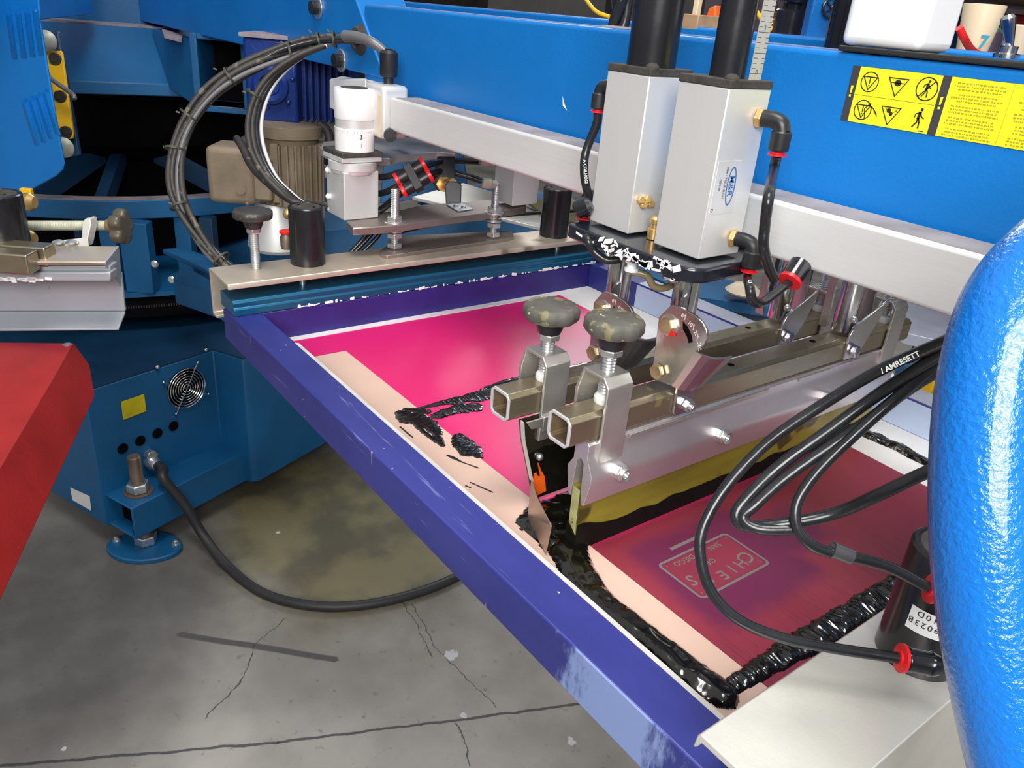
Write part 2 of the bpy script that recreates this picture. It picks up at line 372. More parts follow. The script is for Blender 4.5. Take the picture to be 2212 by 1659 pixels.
p = ony(783, 86, AY); g = G(); g.lathe2([(.012, 0), (.023, 0), (.023, .004), (.016, .014), (.012, .014)], p + V(0, .002, 0), (0, -1, 0), 32); build(g, 'cable_grommet', 'dusty_black', t)
g = G(); p = ony(797, 134, AY); g.lathe([(.0035, 0), (.0035, .002)], p, (0, -1, 0), 18); build(g, 'screw', 'zinc', t)
g = G(); p = ony(1215, 213, AY); g.add([p + V(0, -.0003, .003), p + V(.004, -.0003, -.004), p + V(.010, -.0003, -.011), p + V(.002, -.0003, -.007)], [(0, 1, 2, 3)]); build(g, 'paint_chip', 'white_painted', t)
# decals
UX, UZ = V(1, 0, 0), V(0, 0, 1)
def D(x, z, l=0): return V(x, AY - .0006 - l, z)
g = G(); g.box((-.3470, AY - .0005, -.0548), (-.2795, AY, -.0165)); dec = build(g, 'warning_decal', 'label_grey', t)
def rect(g, x0, z0, x1, z1, l=0): g.add([D(x0, z0, l), D(x1, z0, l), D(x1, z1, l), D(x0, z1, l)], [(0, 1, 2, 3)])
g = G(); rect(g, -.3408, -.0546, -.2797, -.0167, .0001); build(g, 'yellow_field', 'yellow_label', dec)
def pline(g, pts, w, closed=False, l=.0004):
    n = len(pts)
    for i in range(n if closed else n - 1):
        a, c = V(*pts[i], 0), V(*pts[(i + 1) % n], 0); d = (c - a)
        if d.length < 1e-9: continue
        d.normalize(); a = a - d * w * .3; c = c + d * w * .3; e = V(-d.y, d.x, 0) * w * .5
        g.add([D(q.x, q.y, l) for q in (a - e, c - e, c + e, a + e)], [(0, 1, 2, 3)])
def disc(g, x, z, r, n=20, l=.0004, sx=1): g.add([D(x + sx * r * math.cos(6.2832 * i / n), z + r * math.sin(6.2832 * i / n), l) for i in range(n)], [list(range(n))])
def circ(g, x, z, r, w): pline(g, [(x + r * math.cos(6.2832 * i / 28), z + r * math.sin(6.2832 * i / 28)) for i in range(28)], w, True)
def tri(g, x, z, r, w): pline(g, [(x - r, z + r * .62), (x + r, z + r * .62), (x, z - r)], w, True)
def man(g, x, z, k):
    disc(g, x + .15 * k, z + .95 * k, .17 * k)
    pline(g, [(x + .05 * k, z + .62 * k), (x - .05 * k, z)], .34 * k); pline(g, [(x - .05 * k, z + .05 * k), (x - .12 * k, z - .45 * k), (x - .5 * k, z - .95 * k)], .16 * k)
    pline(g, [(x, z + .02 * k), (x + .18 * k, z - .42 * k), (x + .2 * k, z - .98 * k)], .16 * k)
    pline(g, [(x + .02 * k, z + .62 * k), (x - .42 * k, z + .45 * k), (x - .5 * k, z + .1 * k)], .12 * k); pline(g, [(x + .1 * k, z + .62 * k), (x + .3 * k, z + .2 * k), (x + .58 * k, z + .05 * k)], .12 * k)
g = G(); r1 = .0066; w = .0007; zt, zl = -.0262, -.0454
circ(g, -0.3310, zt, r1, w); tri(g, -0.3310, zt, r1 * .8, w); pline(g, [(-0.3310, zt + .003), (-0.3310, zt - .001)], .0008); disc(g, -0.3310, zt - .0025, .0005)
tri(g, -0.3097, zt, r1 * 1.1, w); disc(g, -0.3097, zt + .0015, .0021, sx=1.2); pline(g, [(-0.3145, zt + .0015), (-0.3049, zt + .0015)], .0005)
circ(g, -0.2883, zt, r1 * 1.12, w * 1.1); man(g, -0.2883, zt, .0052); pline(g, [(-0.2930, zt - .0052), (-0.2835, zt + .0052)], .0008)
circ(g, -0.3310, zl, r1, w); tri(g, -0.3310, zl, r1 * .8, w); pline(g, [(-0.3310, zl + .003), (-0.3310, zl - .001)], .0008); disc(g, -0.3310, zl - .0025, .0005)
pline(g, [(-0.3280, zl - .005), (-0.3297, zl + .001), (-0.3270, zl + .004), (-0.3230, zl + .002), (-0.3195, zl - .0015)], .0007)
for k in range(3): pline(g, [(-0.3223 + k * .0012, zl + .0008 - k * .001), (-0.3211 + k * .0012, zl - .0012 - k * .001)], .0003)
tri(g, -0.3097, zl, r1 * 1.1, w); disc(g, -0.3110, zl + .0022, .0016); disc(g, -0.3090, zl + .0002, .0014); pline(g, [(-0.3143, zl + .0036), (-0.3120, zl + .0026)], .0004); pline(g, [(-0.3075, zl + .001), (-0.3057, zl + .0028), (-0.3043, zl + .002)], .0004)
man(g, -0.2883, zl, .0062)
pline(g, [(-.3405, -.0357), (-.2800, -.0357)], .0002); rect(g, -.2860, -.0536, -.2825, -.0530, .0004)
build(g, 'pictograms', 'label_black', dec, fixn=False)
def bang(g, x, z):
    g.add([D(x - .0009, z + .0045, .0004), D(x + .0011, z + .0045, .0004), D(x + .0006, z - .0005, .0004), D(x - .0005, z - .0005, .0004)], [(0, 1, 2, 3)]); rect(g, x - .0008, z - .0032, x + .0008, z - .0017, .0004)
g = G(); bang(g, -.3438, -.0345); build(g, 'exclamation_mark', 'yellow_label', dec)
g = G(); g.box((-.2795, AY - .0005, -.0548), (-.150, AY, -.0165)); de2 = build(g, 'instruction_decal', 'label_grey', t)
g = G(); rect(g, -.2737, -.0546, -.1502, -.0167, .0001); build(g, 'yellow_field', 'yellow_label', de2)
g = G(); bang(g, -.2766, -.0345); build(g, 'exclamation_mark', 'yellow_label', de2)
g = G()
random.seed(5)      # the small print is not legible in the photo: rows of short strokes only
for cx_ in (-.2535, -.2125, -.172):
    for blk in range(5):
        for i in range(3):
            zz = -.0200 - blk * .0072 - i * .0020; hw_ = random.uniform(.012, .0172); x = cx_ - hw_
            while x < cx_ + hw_:
                w_ = random.uniform(.0004, .0022); rect(g, x, zz - random.uniform(.0003, .0006), min(cx_ + hw_, x + w_), zz + random.uniform(.0003, .0006), .0004); x += w_ + random.uniform(.0003, .0009)
random.seed(8)
pline(g, [(-.2335, -.017), (-.2335, -.054)], .0002); pline(g, [(-.191, -.017), (-.191, -.054)], .0002)
build(g, 'instructions_text', 'label_text_dim', de2, fixn=False)
# ------------------------------------------------------------------ carriage rail and its end block
BY0, BY1, BZ1, BZ0 = .520, .5605, -.1135, -.1560
t = thing('carriage_rail', 'long square aluminium bar running below the blue beam to the right edge', 'rail', (-.45, .54, BZ0))
g = G(); g.box((-.957, BY0, BZ0), (.12, BY1, BZ1)); build(g, 'bar', 'aluminium', t, .003, 3)
g = G(); g.box((-.95, BY0 + .004, BZ1), (.11, BY1, BZ1 + .0004)); build(g, 'dust_film', mat('dust_grey', (.30, .275, .29), .7, 0, .25, 30) and 'dust_grey', t)
XB = -.958
a = onx(826, 186, XB); c = onx(885, 181, XB); e = onx(826, 303, XB)
t = thing('rail_end_block', 'aluminium clamp block gripping the left end of the square bar', 'clamp block', (XB - .03, (a.y + c.y) / 2, e.z))
g = G(); g.box((XB - .052, a.y, e.z), (XB, c.y, a.z)); build(g, 'block', 'aluminium_z', t, .0065, 4)
g = G(); g.box((XB - .012, a.y - .0005, e.z + .003), (XB - .003, a.y, a.z - .012)); build(g, 'worn_strip', 'beige', t)
p = onx(846, 291, XB + .004); g = G(); g.lathe([(.0065, 0), (.0085, .001), (.0085, .013), (.0078, .0145)], p - V(.004, 0, 0), (1, -.55, 0), 24); g.lathe([(.0035, 0), (.0035, .0006)], p + V(1, -.55, 0).normalized() * .0146 - V(.004, 0, 0), (1, -.55, 0), 6)
build(g, 'socket_screw', 'black_plastic', t)
g = G(); q1 = dep(712, 172, 1.18); q2 = dep(800, 168, 1.12)
g.prism([q1, dep(790, 172, 1.13), dep(790, 235, 1.13), dep(738, 246, 1.17), dep(712, 232, 1.18)], V(-.02, .012, 0)); g.prism([q1, dep(790, 172, 1.13), dep(826, 182, 1.10), dep(826, 178, 1.16), dep(738, 164, 1.2)], V(0, 0, -.008)); build(g, 'back_plate', 'aluminium_z', t, .001)
# ratchet lever on the block
p0 = V(XB - .028, (a.y + c.y) / 2 + .004, a.z)
t = thing('clamping_lever', 'black ratchet clamping lever standing on the rail end block', 'lever handle', p0)
g = G(); g.lathe([(.0065, 0), (.0065, .008), (.0105, .009), (.0115, .012), (.0120, .038), (.0095, .0405), (.0085, .0415)], p0, (0, 0, 1), 28); g.lathe([(.006, .0415), (.006, .043)], p0, (0, 0, 1), 6); build(g, 'hub', 'black_plastic', t)
g = G(); pts = [p0 + V(0, 0, .030), dep(826, 108, 1.03), dep(800, 90, 1.03), dep(770, 80, 1.04), dep(744, 78, 1.05)]; g.tube(pts, .006, 14, 8, True, (.0058, .0075)); build(g, 'lever_arm', mat('lever_grey', (.16, .16, .17), .35, .3, .1, 40) and 'lever_grey', t)
# ------------------------------------------------------------------ micro adjuster with white dial
XM, YM = -1.0, .4905
p = onx(765, 189, XM); ztop = p.z + .004
t = thing('micro_adjuster', 'tall white numbered dial on a square aluminium block left of the rail', 'adjuster', (XM, YM, -.28))
g = G(); g.lathe([(.0262, -.1455), (.0266, -.144), (.0268, -.110), (.0255, -.1075), (.018, -.107)], (XM, YM, 0), (0, 0, 1), 48); build(g, 'dial_cap', 'white_plastic', t)
g = G(); g.lathe([(.018, -.1068), (.018, -.1066)], (XM, YM, 0), (0, 0, 1), 40); build(g, 'cap_dust', 'dusty_black', t)
g = G(); g.lathe([(.0255, -.157), (.0258, -.1455)], (XM, YM, 0), (0, 0, 1), 48); build(g, 'metal_band', 'aluminium_z', t)
g = G(); g.lathe([(.0262, -.186), (.0265, -.157)], (XM, YM, 0), (0, 0, 1), 48); sc = build(g, 'scale_ring', 'white_plastic', t)
g = G()
for k in range(40):
    an = math.radians(k * 9); d = V(math.cos(an), math.sin(an), 0); pp = V(XM, YM, -.1595) + d * .0267; tv = V(-d.y, d.x, 0)
    if k % 4 == 0: continue
    L_ = .0015; g.add([pp - tv * .0002, pp + tv * .0002, pp + tv * .0002 - V(0, 0, L_), pp - tv * .0002 - V(0, 0, L_)], [(0, 1, 2, 3)])
dv = (V(0, 0, 0) - V(XM, YM, 0)).normalized(); an = math.atan2(dv.y, dv.x) + .32
d = V(math.cos(an), math.sin(an), 0); tv = V(-d.y, d.x, 0)
g.text('3', V(XM, YM, -.1685) + d * .0270 - tv * .002, tv, (0, 0, 1), .0085, bold=.0001)
g.add([V(XM, YM, z) + d * .0269 + tv * s_ for z, s_ in ((-.1795, -.0002), (-.1795, .0002), (-.1735, .0002), (-.1735, -.0002))], [(0, 1, 2, 3)])
build(g, 'scale_marks', 'label_black', sc, fixn=False)
g = G(); g.box((XM - .034, YM - .031, -.1925), (XM + .026, YM + .029, -.186)); build(g, 'black_gasket', 'dusty_black', t, .001)
g = G(); g.box((XM - .034, YM - .031, -.199), (XM + .025, YM + .028, -.1925)); build(g, 'top_plate', 'aluminium_z', t, .0008)
mat('flange_alu', (.60, .57, .54), .35, .7, .18, 14, .15, 200)
g = G(); z0 = -.2; P = [onz(x, y, z0) for x, y in ((690, 318), (700, 306), (760, 300), (826, 296), (910, 296), (990, 318), (984, 331), (942, 328), (862, 334), (842, 341), (755, 341), (735, 339), (702, 325))]
g.prism(P, V(0, 0, -.0115)); build(g, 'flange_plate', 'flange_alu', t, .0015, 2)
a = onx(742, 362, XM + .024); c = onx(818, 366, XM + .024)
g = G(); g.box((XM - .030, a.y, -.2755), (XM + .024, c.y, -.2115)); build(g, 'body_block', 'aluminium_z', t, .001)
for z in (-.216, -.252): g = G(); g.lathe([(.0035, 0), (.004, .004), (.001, .0065)], V(XM - .02, a.y, z), (0, -1, 0), 14); build(g, 'white_peg', 'white_plastic', t)
g = G(); g.lathe([(.006, -.2155), (.0300, -.2155), (.0315, -.2115), (.0330, -.2105), (.0330, -.2000)], (XM - .002, YM - .002, 0), (0, 0, 1), 40); build(g, 'collar', 'aluminium_z', t)
# right hand silver block under the rail
a = onx(1107, 430, -.955); c = onx(1161, 440, -.955)
g = G(); g.box((-1.005, a.y, -.270), (-.955, c.y, -.158)); o = build(g, 'guide_block', 'aluminium_z', None, .001); tag(o, 'plain square aluminium block hanging under the middle of the rail', 'guide block')
# ------------------------------------------------------------------ tie plates, studs
g = G(); z0 = -.276; P = [onz(x, y, z0) for x, y in ((748, 478), (775, 466), (870, 452), (913, 442), (1000, 436), (1100, 428), (1137, 437), (1137, 446), (1070, 458), (900, 480), (860, 486), (795, 491), (762, 492))]
g.prism(P, V(0, 0, -.0105)); t = thing('tie_plate', 'thick brown grey steel plate held on two threaded studs above the rear clamp', 'plate', (-.95, .6, -.2865)); build(g, 'plate', 'steel_plate', t, .0015, 2)
for (x, y0) in ((850, 408), (1069, 393)):
    b0 = onx(x, y0, -.95); Yc = b0.y + .003; s_ = build(thread(G(), V(-.95, Yc, -.318), V(-.95, Yc, b0.z), .0062), 'stud', 'zinc', t)
    for z, h in ((-.2755, .0075), (-.2985, .0075), (-.3125, .0075)):
        build(hexbolt(V(-.95, Yc, z), (0, 0, 1), .0115, h), 'nut', 'zinc', s_, .0006)
    g = G(); g.lathe2([(.0065, 0), (.0145, 0), (.0145, .0022), (.0065, .0022)], V(-.95, Yc, -.2775), (0, 0, 1), 32); g.lathe2([(.0065, 0), (.0125, 0), (.0125, .002), (.0065, .002)], V(-.95, Yc, -.289), (0, 0, 1), 32); build(g, 'washer', 'zinc', s_, .0004)
# black bracket pieces around the sensor
g = G(); P = [dep(944, 339, 1.12), dep(983, 339, 1.12), dep(983, 408, 1.12), dep(970, 416, 1.12), dep(945, 412, 1.12), dep(935, 395, 1.12)]; g.prism(P, V(-.006, .004, 0))
t = thing('sensor_bracket', 'black sheet metal bracket hanging under the dial plate beside red ringed fittings', 'bracket', dep(960, 412, 1.12)); build(g, 'hanging_plate', 'black_plastic', t, .001)
g = G(); p = dep(957, 398, 1.10); q = dep(978, 396, 1.06); g.cyl(p, q, .0065, n=20); g.lathe([(.011, 0), (.011, .004)], p, q - p, 6); build(g, 'sensor', 'brass', t)
g = G(); P = [dep(961, 400, 1.045), dep(968, 392, 1.045), dep(990, 393, 1.045), dep(997, 400, 1.045), dep(996, 440, 1.045), dep(963, 440, 1.045)]
g.prism(P, V(-.003, .002, 0)); t = thing('foot_bracket', 'small black upright angle bracket screwed on the tie plate', 'bracket', dep(980, 440, 1.045)); build(g, 'upright', 'black_plastic', t, .001)
g = G(); P = [onz(x, y, -.2740) for x, y in ((964, 441), (996, 437), (1022, 451), (990, 456))]; g.prism(P, V(0, 0, -.002)); build(g, 'foot', 'zinc', t, .0005)
g = G(); 
for x, y in ((984, 445), (1001, 448)): g.sph(onz(x, y, -.2735), .0038, 8, (1, 1, .6))
build(g, 'screws', 'zinc', t)
# ------------------------------------------------------------------ rear screen clamp (channel), its bar, cylinders and knob
XF, XK, CZ = -.901, -.973, -.319
def clamp(label, near=False):
    Y0, Y1 = .276, .897
    t = thing('screen_clamp', label, 'clamp', ((XF + XK) / 2, .585, CZ - .066))
    th = .004; g = G()
    prof = [(XK, CZ), (XF - .001, CZ), (XF, CZ - .0015), (XF, CZ - .007), (XF - th * .7, CZ - .007), (XF - th * .9, CZ - th), (XK + th, CZ - th), (XK + th, CZ - .058), (XK + .016, CZ - .058), (XK + .016, CZ - .062), (XK, CZ - .062)]
    g.prism([V(x, Y0, z) for x, z in prof], (0, Y1 - Y0, 0)); build(g, 'channel', 'clamp_dusty', t, .0008)
    g = G(); z1 = -.3405
    prof = [(XF - .046, z1), (XF - .002, z1), (XF + .001, z1 - .003), (XF + .0005, z1 - .009), (XF + .0025, z1 - .011), (XF + .0025, z1 - .019), (XF - .046, z1 - .019)]
    g.prism([V(x, Y0 + .004, z) for x, z in prof], (0, Y1 - Y0 - .01, 0)); bar = build(g, 'clamp_bar', 'anodised_blue', t, .0006)
    return t, bar
rc, bar = clamp('rear silver channel clamp across the far end of the blue screen frame')
g = G()
y = .36
while y < .865:
    y += random.choice((.001, .002, .004, .006, .016)); w = random.choice((.0008, .001, .0018, .003, .0045)); hh3 = random.uniform(.0003, .0010) + (.0012 if random.random() < .18 else 0)
    g.obox(V(XF + .0030, y, -.3592 + hh3 * .5), (1, 0, random.uniform(-.1, .1)), (0, 1, random.uniform(-.2, .2)), (0, 0, 1), .0005, w, hh3)
build(g, 'dried_white_ink', 'ink_white', bar, .0004)
g = G()
for (x, y) in ((640, 588), (1192, 520)):
    p = onx(x + 20, y + 12, XF - .02); g.cyl(V(XF - .03, p.y, CZ - .003), V(XF - .03, p.y, -.342), .0045, n=16)
build(g, 'guide_pins', 'zinc', rc)
g = G(); P = [onz(x, y, CZ) for x, y in ((820, 548), (872, 516), (1104, 504), (1110, 518), (1094, 522), (836, 560), (822, 556))]; g.prism(P, V(0, 0, .005)); build(g, 'doubler_plate', 'steel_plate', rc, .001)
def aircyl(p, r, h, label):
    t = thing('air_cylinder', label, 'air cylinder', p, 'black air cylinders on the screen clamps')
    g = G(); g.lathe([(r, 0), (r, h - .0015), (r - .0015, h), (r * .86, h), (r * .85, h - .001), (r * .8, h - .001)], p, (0, 0, 1), 48); build(g, 'barrel', 'cylinder_black', t)
    g = G(); g.lathe([(r * .82, h - .0012), (r * .80, h - .0004)], p, (0, 0, 1), 32); cp = build(g, 'end_plug', 'dusty_black', t)
    g = G()
    for s_ in (-1, 1): g.lathe([(.0018, 0), (.0018, .0004)], V(*p) + V(s_ * r * .4, s_ * r * .3, h - .0003), (0, 0, 1), 12)
    build(g, 'pin_holes', 'void_black', cp)
    return t
aircyl((-.948, .3965, CZ), .0225, .075, 'black air cylinder on the left end of the rear clamp')
aircyl((-.940, .8075, CZ), .0225, .076, 'black air cylinder on the rear clamp beside the two aluminium cylinder bodies')
def hand_knob(p, r, h, zs, label, col='knob_rubber', grp=None, lob=8):      # p: foot of the stud, zs: stud length
    t = thing('hand_knob', label, 'knob', p, grp)
    p = V(*p); build(thread(G(), p, p + V(0, 0, zs), .0060), 'threaded_stud', 'zinc', t)
    build(lobed(p + V(0, 0, zs + .012), r, h, lob), 'knob_head', col, t, 0, smooth=45)
    g = G(); g.lathe([(.0095, 0), (.011, .004), (.0135, .0125)], p + V(0, 0, zs), (0, 0, 1), 28); build(g, 'knob_neck', 'black_plastic', t)
    return t
k = hand_knob((-.949, .3275, CZ), .0245, .011, .052, 'dark knob on a long threaded stud at the left end of the rear clamp', 'knob_dark', grp='hand knobs')
build(hexbolt(V(-.949, .3275, CZ + .046), (0, 0, 1), .009, .006), 'lock_nut', 'zinc', k, .0005)
# ------------------------------------------------------------------ screen frame
FX0, FX1, FY0, FY1, Z1, Z0 = -.935, -.102, .278, .894, -.3600, -.4000
fr = thing('print_screen', 'blue painted screen frame with stretched magenta mesh', 'screen frame', (-.5, .585, Z0))
def frame_mat(name, col, col2):
    m, N, L, b, M_, NZ, MX, ST, xyz = nodes(name, None, .4)
    o3 = ORG[fr.name]; Xw, Yw, Zw = M_('ADD', xyz[0], o3.x), M_('ADD', xyz[1], o3.y), M_('ADD', xyz[2], o3.z)
    base = MX(ST(NZ(11, 6, None, .6, (.4, 1, 1)), .32, .7), col, col2)
    base = MX(M_('MULTIPLY', ST(NZ(26, 5, None, .6, (.25, 3.5, 3.5)), .64, .72), .45), base, (.26, .30, .55))
    base = MX(M_('MULTIPLY', ST(NZ(140, 2), .755, .77), .8), base, (.62, .64, .72))
    px = onz(1325, 1520, -.38); d = M_('ABSOLUTE', M_('DIVIDE', M_('SUBTRACT', Xw, px.x), .055)); sm = M_('SUBTRACT', 1, ST(M_('ADD', d, M_('MULTIPLY', M_('SUBTRACT', NZ(40, 5, None, .7, (1, 1, .35)), .5), 2.2)), .55, .95))
    sm = M_('MULTIPLY', sm, M_('LESS_THAN', Yw, FY0 + .0008)); base = MX(M_('MULTIPLY', sm, .55), base, (.34, .46, .78))
    sc = M_('MULTIPLY', ST(NZ(55, 4, None, .6, (1.2, 1, .15)), .66, .70), M_('LESS_THAN', Yw, FY0 + .0008)); base = MX(M_('MULTIPLY', sc, .5), base, (.50, .52, .62))
    L.new(base, b.inputs['Base Color']); L.new(M_('ADD', .33, M_('MULTIPLY', NZ(20, 4), .2)), b.inputs['Roughness'])
frame_mat('frame_worn', (.017, .024, .17), (.034, .040, .24))
W = .0365
g = G(); g.box((FX0, FY0, Z0), (FX1, FY0 + W, Z1)); lr = build(g, 'side_rail', 'frame_worn', fr, .0015)
g = G(); g.box((FX0, FY1 - W, Z0), (FX1, FY1, Z1)); rr = build(g, 'side_rail', 'frame_worn', fr, .0015)
g = G(); g.box((FX0, FY0 + W, Z0), (FX0 + W, FY1 - W, Z1 - .0003)); build(g, 'cross_rail', 'frame_purple', fr, .001)
g = G(); g.box((FX1 - W, FY0 + W, Z0), (FX1, FY1 - W, Z1 - .0003)); build(g, 'cross_rail', 'frame_blue', fr, .001)
MZ = -.3985; IX0, IX1, IY0, IY1 = FX0 + W, FX1 - W, FY0 + W, FY1 - W
# mesh material: emulsion, ink film in front of the blade and the stain around the stencil
m, N, L, b, M_, NZ, MX, ST, xyz = nodes('mesh_emulsion', None, .30)
ox, oy = ORG[fr.name].x, ORG[fr.name].y
Xw, Yw = M_('ADD', xyz[0], ox), M_('ADD', xyz[1], oy)
base = MX(ST(NZ(5, 3), .3, .7), (.70, .012, .145), (.76, .016, .165))
film = ST(M_('ADD', Xw, M_('MULTIPLY', M_('SUBTRACT', NZ(14, 3), .5), .01)), -.378, -.366)
filmc = MX(ST(NZ(6, 4), .3, .7), (.22, .018, .038), (.29, .033, .056))
base = MX(film, base, filmc)
def rm(x0, x1, y0, y1, s, nz=.02):
    w_ = M_('MULTIPLY', M_('SUBTRACT', NZ(25, 4), .5), nz); a_, c_ = M_('ADD', Xw, w_), M_('ADD', Yw, w_)
    r_ = M_('MULTIPLY', ST(a_, x0 - s, x0 + s), M_('SUBTRACT', 1, ST(a_, x1 - s, x1 + s))); q_ = M_('MULTIPLY', ST(c_, y0 - s, y0 + s), M_('SUBTRACT', 1, ST(c_, y1 - s, y1 + s)))
    return M_('MULTIPLY', r_, q_)
st1 = rm(-.352, -.243, .412, .545, .012); st2 = rm(-.322, -.268, .43, .60, .014)
inner = rm(-.322, -.278, .428, .509, .003, .001)
stn = M_('MULTIPLY', M_('MAXIMUM', st1, st2), M_('SUBTRACT', 1, M_('MULTIPLY', inner, .75)))
base = MX(M_('MULTIPLY', stn, .80), base, (.115, .012, .065))
strk = NZ(30, 4, None, .6, (.7, 14, 1)); edge = M_('MULTIPLY', ST(Xw, -.285, -.19), ST(strk, .50, .62))
base = MX(M_('MULTIPLY', edge, .55), base, (.06, .02, .03))
L.new(base, b.inputs['Base Color'])
b.inputs['Coat Weight'].default_value = .5; b.inputs['Coat Roughness'].default_value = .32
rf = M_('ADD', .30, M_('MULTIPLY', ST(NZ(3, 3), .3, .7), .10)); L.new(rf, b.inputs['Roughness'])
g = G(); g.box((IX0, IY0, MZ - .0006), (IX1, IY1, MZ)); ms = build(g, 'screen_mesh', 'mesh_emulsion', fr)
def sheet(name, pts, z, m_, par, h=.0004): g = G(); g.prism([V(p[0], p[1], z) for p in pts], (0, 0, h)); return build(g, name, m_, par)
sheet('peach_tape', [(-.829, IY0), (-.829, .392), (-.10, .396), (IX1, .396), (IX1, IY0)], MZ, 'peach_tape', fr)
sheet('white_margin', [(IX0, .786), (IX1, .752), (IX1, IY1), (IX0, IY1)], MZ, 'white_tape', fr)
sheet('white_margin', [(IX0, IY0), (IX0 + .012, IY0), (IX0 + .014, .786), (IX0, .786)], MZ, 'white_tape', fr, .0005)
g = G(); g.prism([V(-.795, IY0 - .0015, Z1 + .0003), V(-.795, IY0 + .0035, Z1 - .001), V(-.795, IY0 + .0045, Z1 - .006), V(-.795, IY0, Z1 - .006)], (.795 - .13, 0, 0)); build(g, 'white_edge_tape', 'white_strip', lr)
g = G(); g.box((-.79, IY1 - .0008, MZ + .001), (IX1, IY1, Z1 - .002)); build(g, 'pale_blue_tape', 'blue_white_tape', rr)
g = G(); g.box((-.79, IY1 + .001, Z1 + .0002), (IX1, FY1 - .001, Z1 + .0008)); build(g, 'pale_top_tape', mat('tape_lilac', (.52, .54, .66), .35, .2, .15, 20) and 'tape_lilac', rr)
# stencil: rounded rectangle with upside-down lettering (CHIEFS / OF / SAN DIEGO)
g = G(); z = MZ + .0002
def mline(g, pts, w, closed=True):
    n = len(pts)
    for i in range(n if closed else n - 1):
        a = V(pts[i][0], pts[i][1], z); c = V(pts[(i + 1) % n][0], pts[(i + 1) % n][1], z); d = (c - a).normalized(); e = V(-d.y, d.x, 0) * w * .5; a -= d * w * .25; c += d * w * .25
        g.add([a - e, c - e, c + e, a + e], [(0, 1, 2, 3)])
x0, x1, y0, y1, rr_ = -.3235, -.2765, .4265, .5110, .004
def rrect(o_):
    q = []
    for (cx_, cy_, a0) in ((x1 - rr_, y1 - rr_, 0), (x0 + rr_, y1 - rr_, 90), (x0 + rr_, y0 + rr_, 180), (x1 - rr_, y0 + rr_, 270)):
        for k in range(6): an = math.radians(a0 + k * 18); q.append(V(cx_ + (rr_ + o_) * math.cos(an), cy_ + (rr_ + o_) * math.sin(an), z))
    return q
ra, rb = rrect(.0012), rrect(-.0012); n = len(ra); g.add(ra + rb, [[k, (k + 1) % n, n + (k + 1) % n, n + k] for k in range(n)])
U_, V_ = V(0, -1, 0), V(1, 0, 0)
for ch, px_, py_, sz, an in (('C', 1611, 1203, .0185, .30), ('H', 1600, 1217, .0155, .16), ('I', 1581, 1229, .0150, .06), ('E', 1562, 1242, .0150, 0), ('F', 1530, 1250, .0150, -.1), ('S', 1494, 1254, .0170, -.25)):
    u_ = Matrix.Rotation(an, 3, 'Z') @ U_; v_ = Matrix.Rotation(an, 3, 'Z') @ V_; c = onz(px_, py_, z); g.text(ch, c - v_ * sz * .34, u_, v_, sz, lift=0, bold=.0002, align='CENTER')
for ch, px_, py_ in (('SAN', 1543, 1180), ('DIEGO', 1478, 1211), ('OF', 1535, 1213)): c = onz(px_, py_, z); g.text(ch, c - V_ * .0026, U_, V_, .0078, lift=0, bold=.0001, align='CENTER')
for (a_, c_) in ((x0 + .005, y0 + .005), (x1 - .005, y0 + .005), (x0 + .005, y1 - .005), (x1 - .005, y1 - .005)): mline(g, [(a_ - .0005, c_), (a_ + .0005, c_)], .001, False)
mline(g, [(-.3330, .452), (-.3330, .492)], .0035, False)
build(g, 'stencil_lettering', mat('stencil_grey', (.19, .155, .15), .4) and 'stencil_grey', ms, fixn=False)
# ------------------------------------------------------------------ squeegee and flood bar tubes
def sqtube(x0, x1, z0, z1, y0, y1, w=.0022, ch=.0036):
    g = G()
    def octo(i, y):
        a, c, d, e, h = x0 + i, x1 - i, z0 + i, z1 - i, max(.0006, ch - i * .8)
        return [V(a + h, y, d), V(c - h, y, d), V(c, y, d + h), V(c, y, e - h), V(c - h, y, e), V(a + h, y, e), V(a, y, e - h), V(a, y, d + h)]
    o0, o1 = octo(0, y0), octo(0, y1); i0, i1 = octo(w, y0), octo(w, y1)
    v = o0 + o1 + i0 + i1; f = []; m = []
    for k in range(8):
        j = (k + 1) % 8; f += [[k, j, 8 + j, 8 + k], [16 + j, 16 + k, 24 + k, 24 + j], [j, k, 16 + k, 16 + j], [8 + k, 8 + j, 24 + j, 24 + k]]
    return g.add(v, f)
def holder(X1, Z1_, label, grp, Y0=.356, Y1=.848):
    t = thing('holder_tube', label, 'square tube', (X1 - .0127, (Y0 + Y1) / 2, Z1_ - .0255), grp)
    o = build(sqtube(X1 - .0255, X1, Z1_ - .0255, Z1_, Y0, Y1), 'tube', ['tube_steel', 'tube_inside'], t, .0005, fixn=True)
    for i, pl in enumerate(o.data.polygons): pl.material_index = 1 if i % 4 == 1 else 0
    ce = sqtube(X1 - .0256, X1 + .0001, Z1_ - .0256, Z1_ + .0001, Y0 - .0005, Y0 + .0012, .0026, .0042); build(ce, 'cut_end', 'aluminium_z', o, .0003)
    g = G()
    for yy in (.520, .555, .680, .765): g.lathe([(.0032, 0), (.0032, .0003)], V(X1 - .013, yy, Z1_), (0, 0, 1), 16)
    build(g, 'holes', 'void_black', o)
    return t
X1, ZN = -.3725, -.270; X2, ZF = -.448, -.283
holder(X1, ZN, 'square steel tube carrying the squeegee, nearer of the two parallel tubes', 'holder tubes')
holder(X2, ZF, 'square steel tube carrying the flood bar, farther of the two parallel tubes', 'holder tubes')
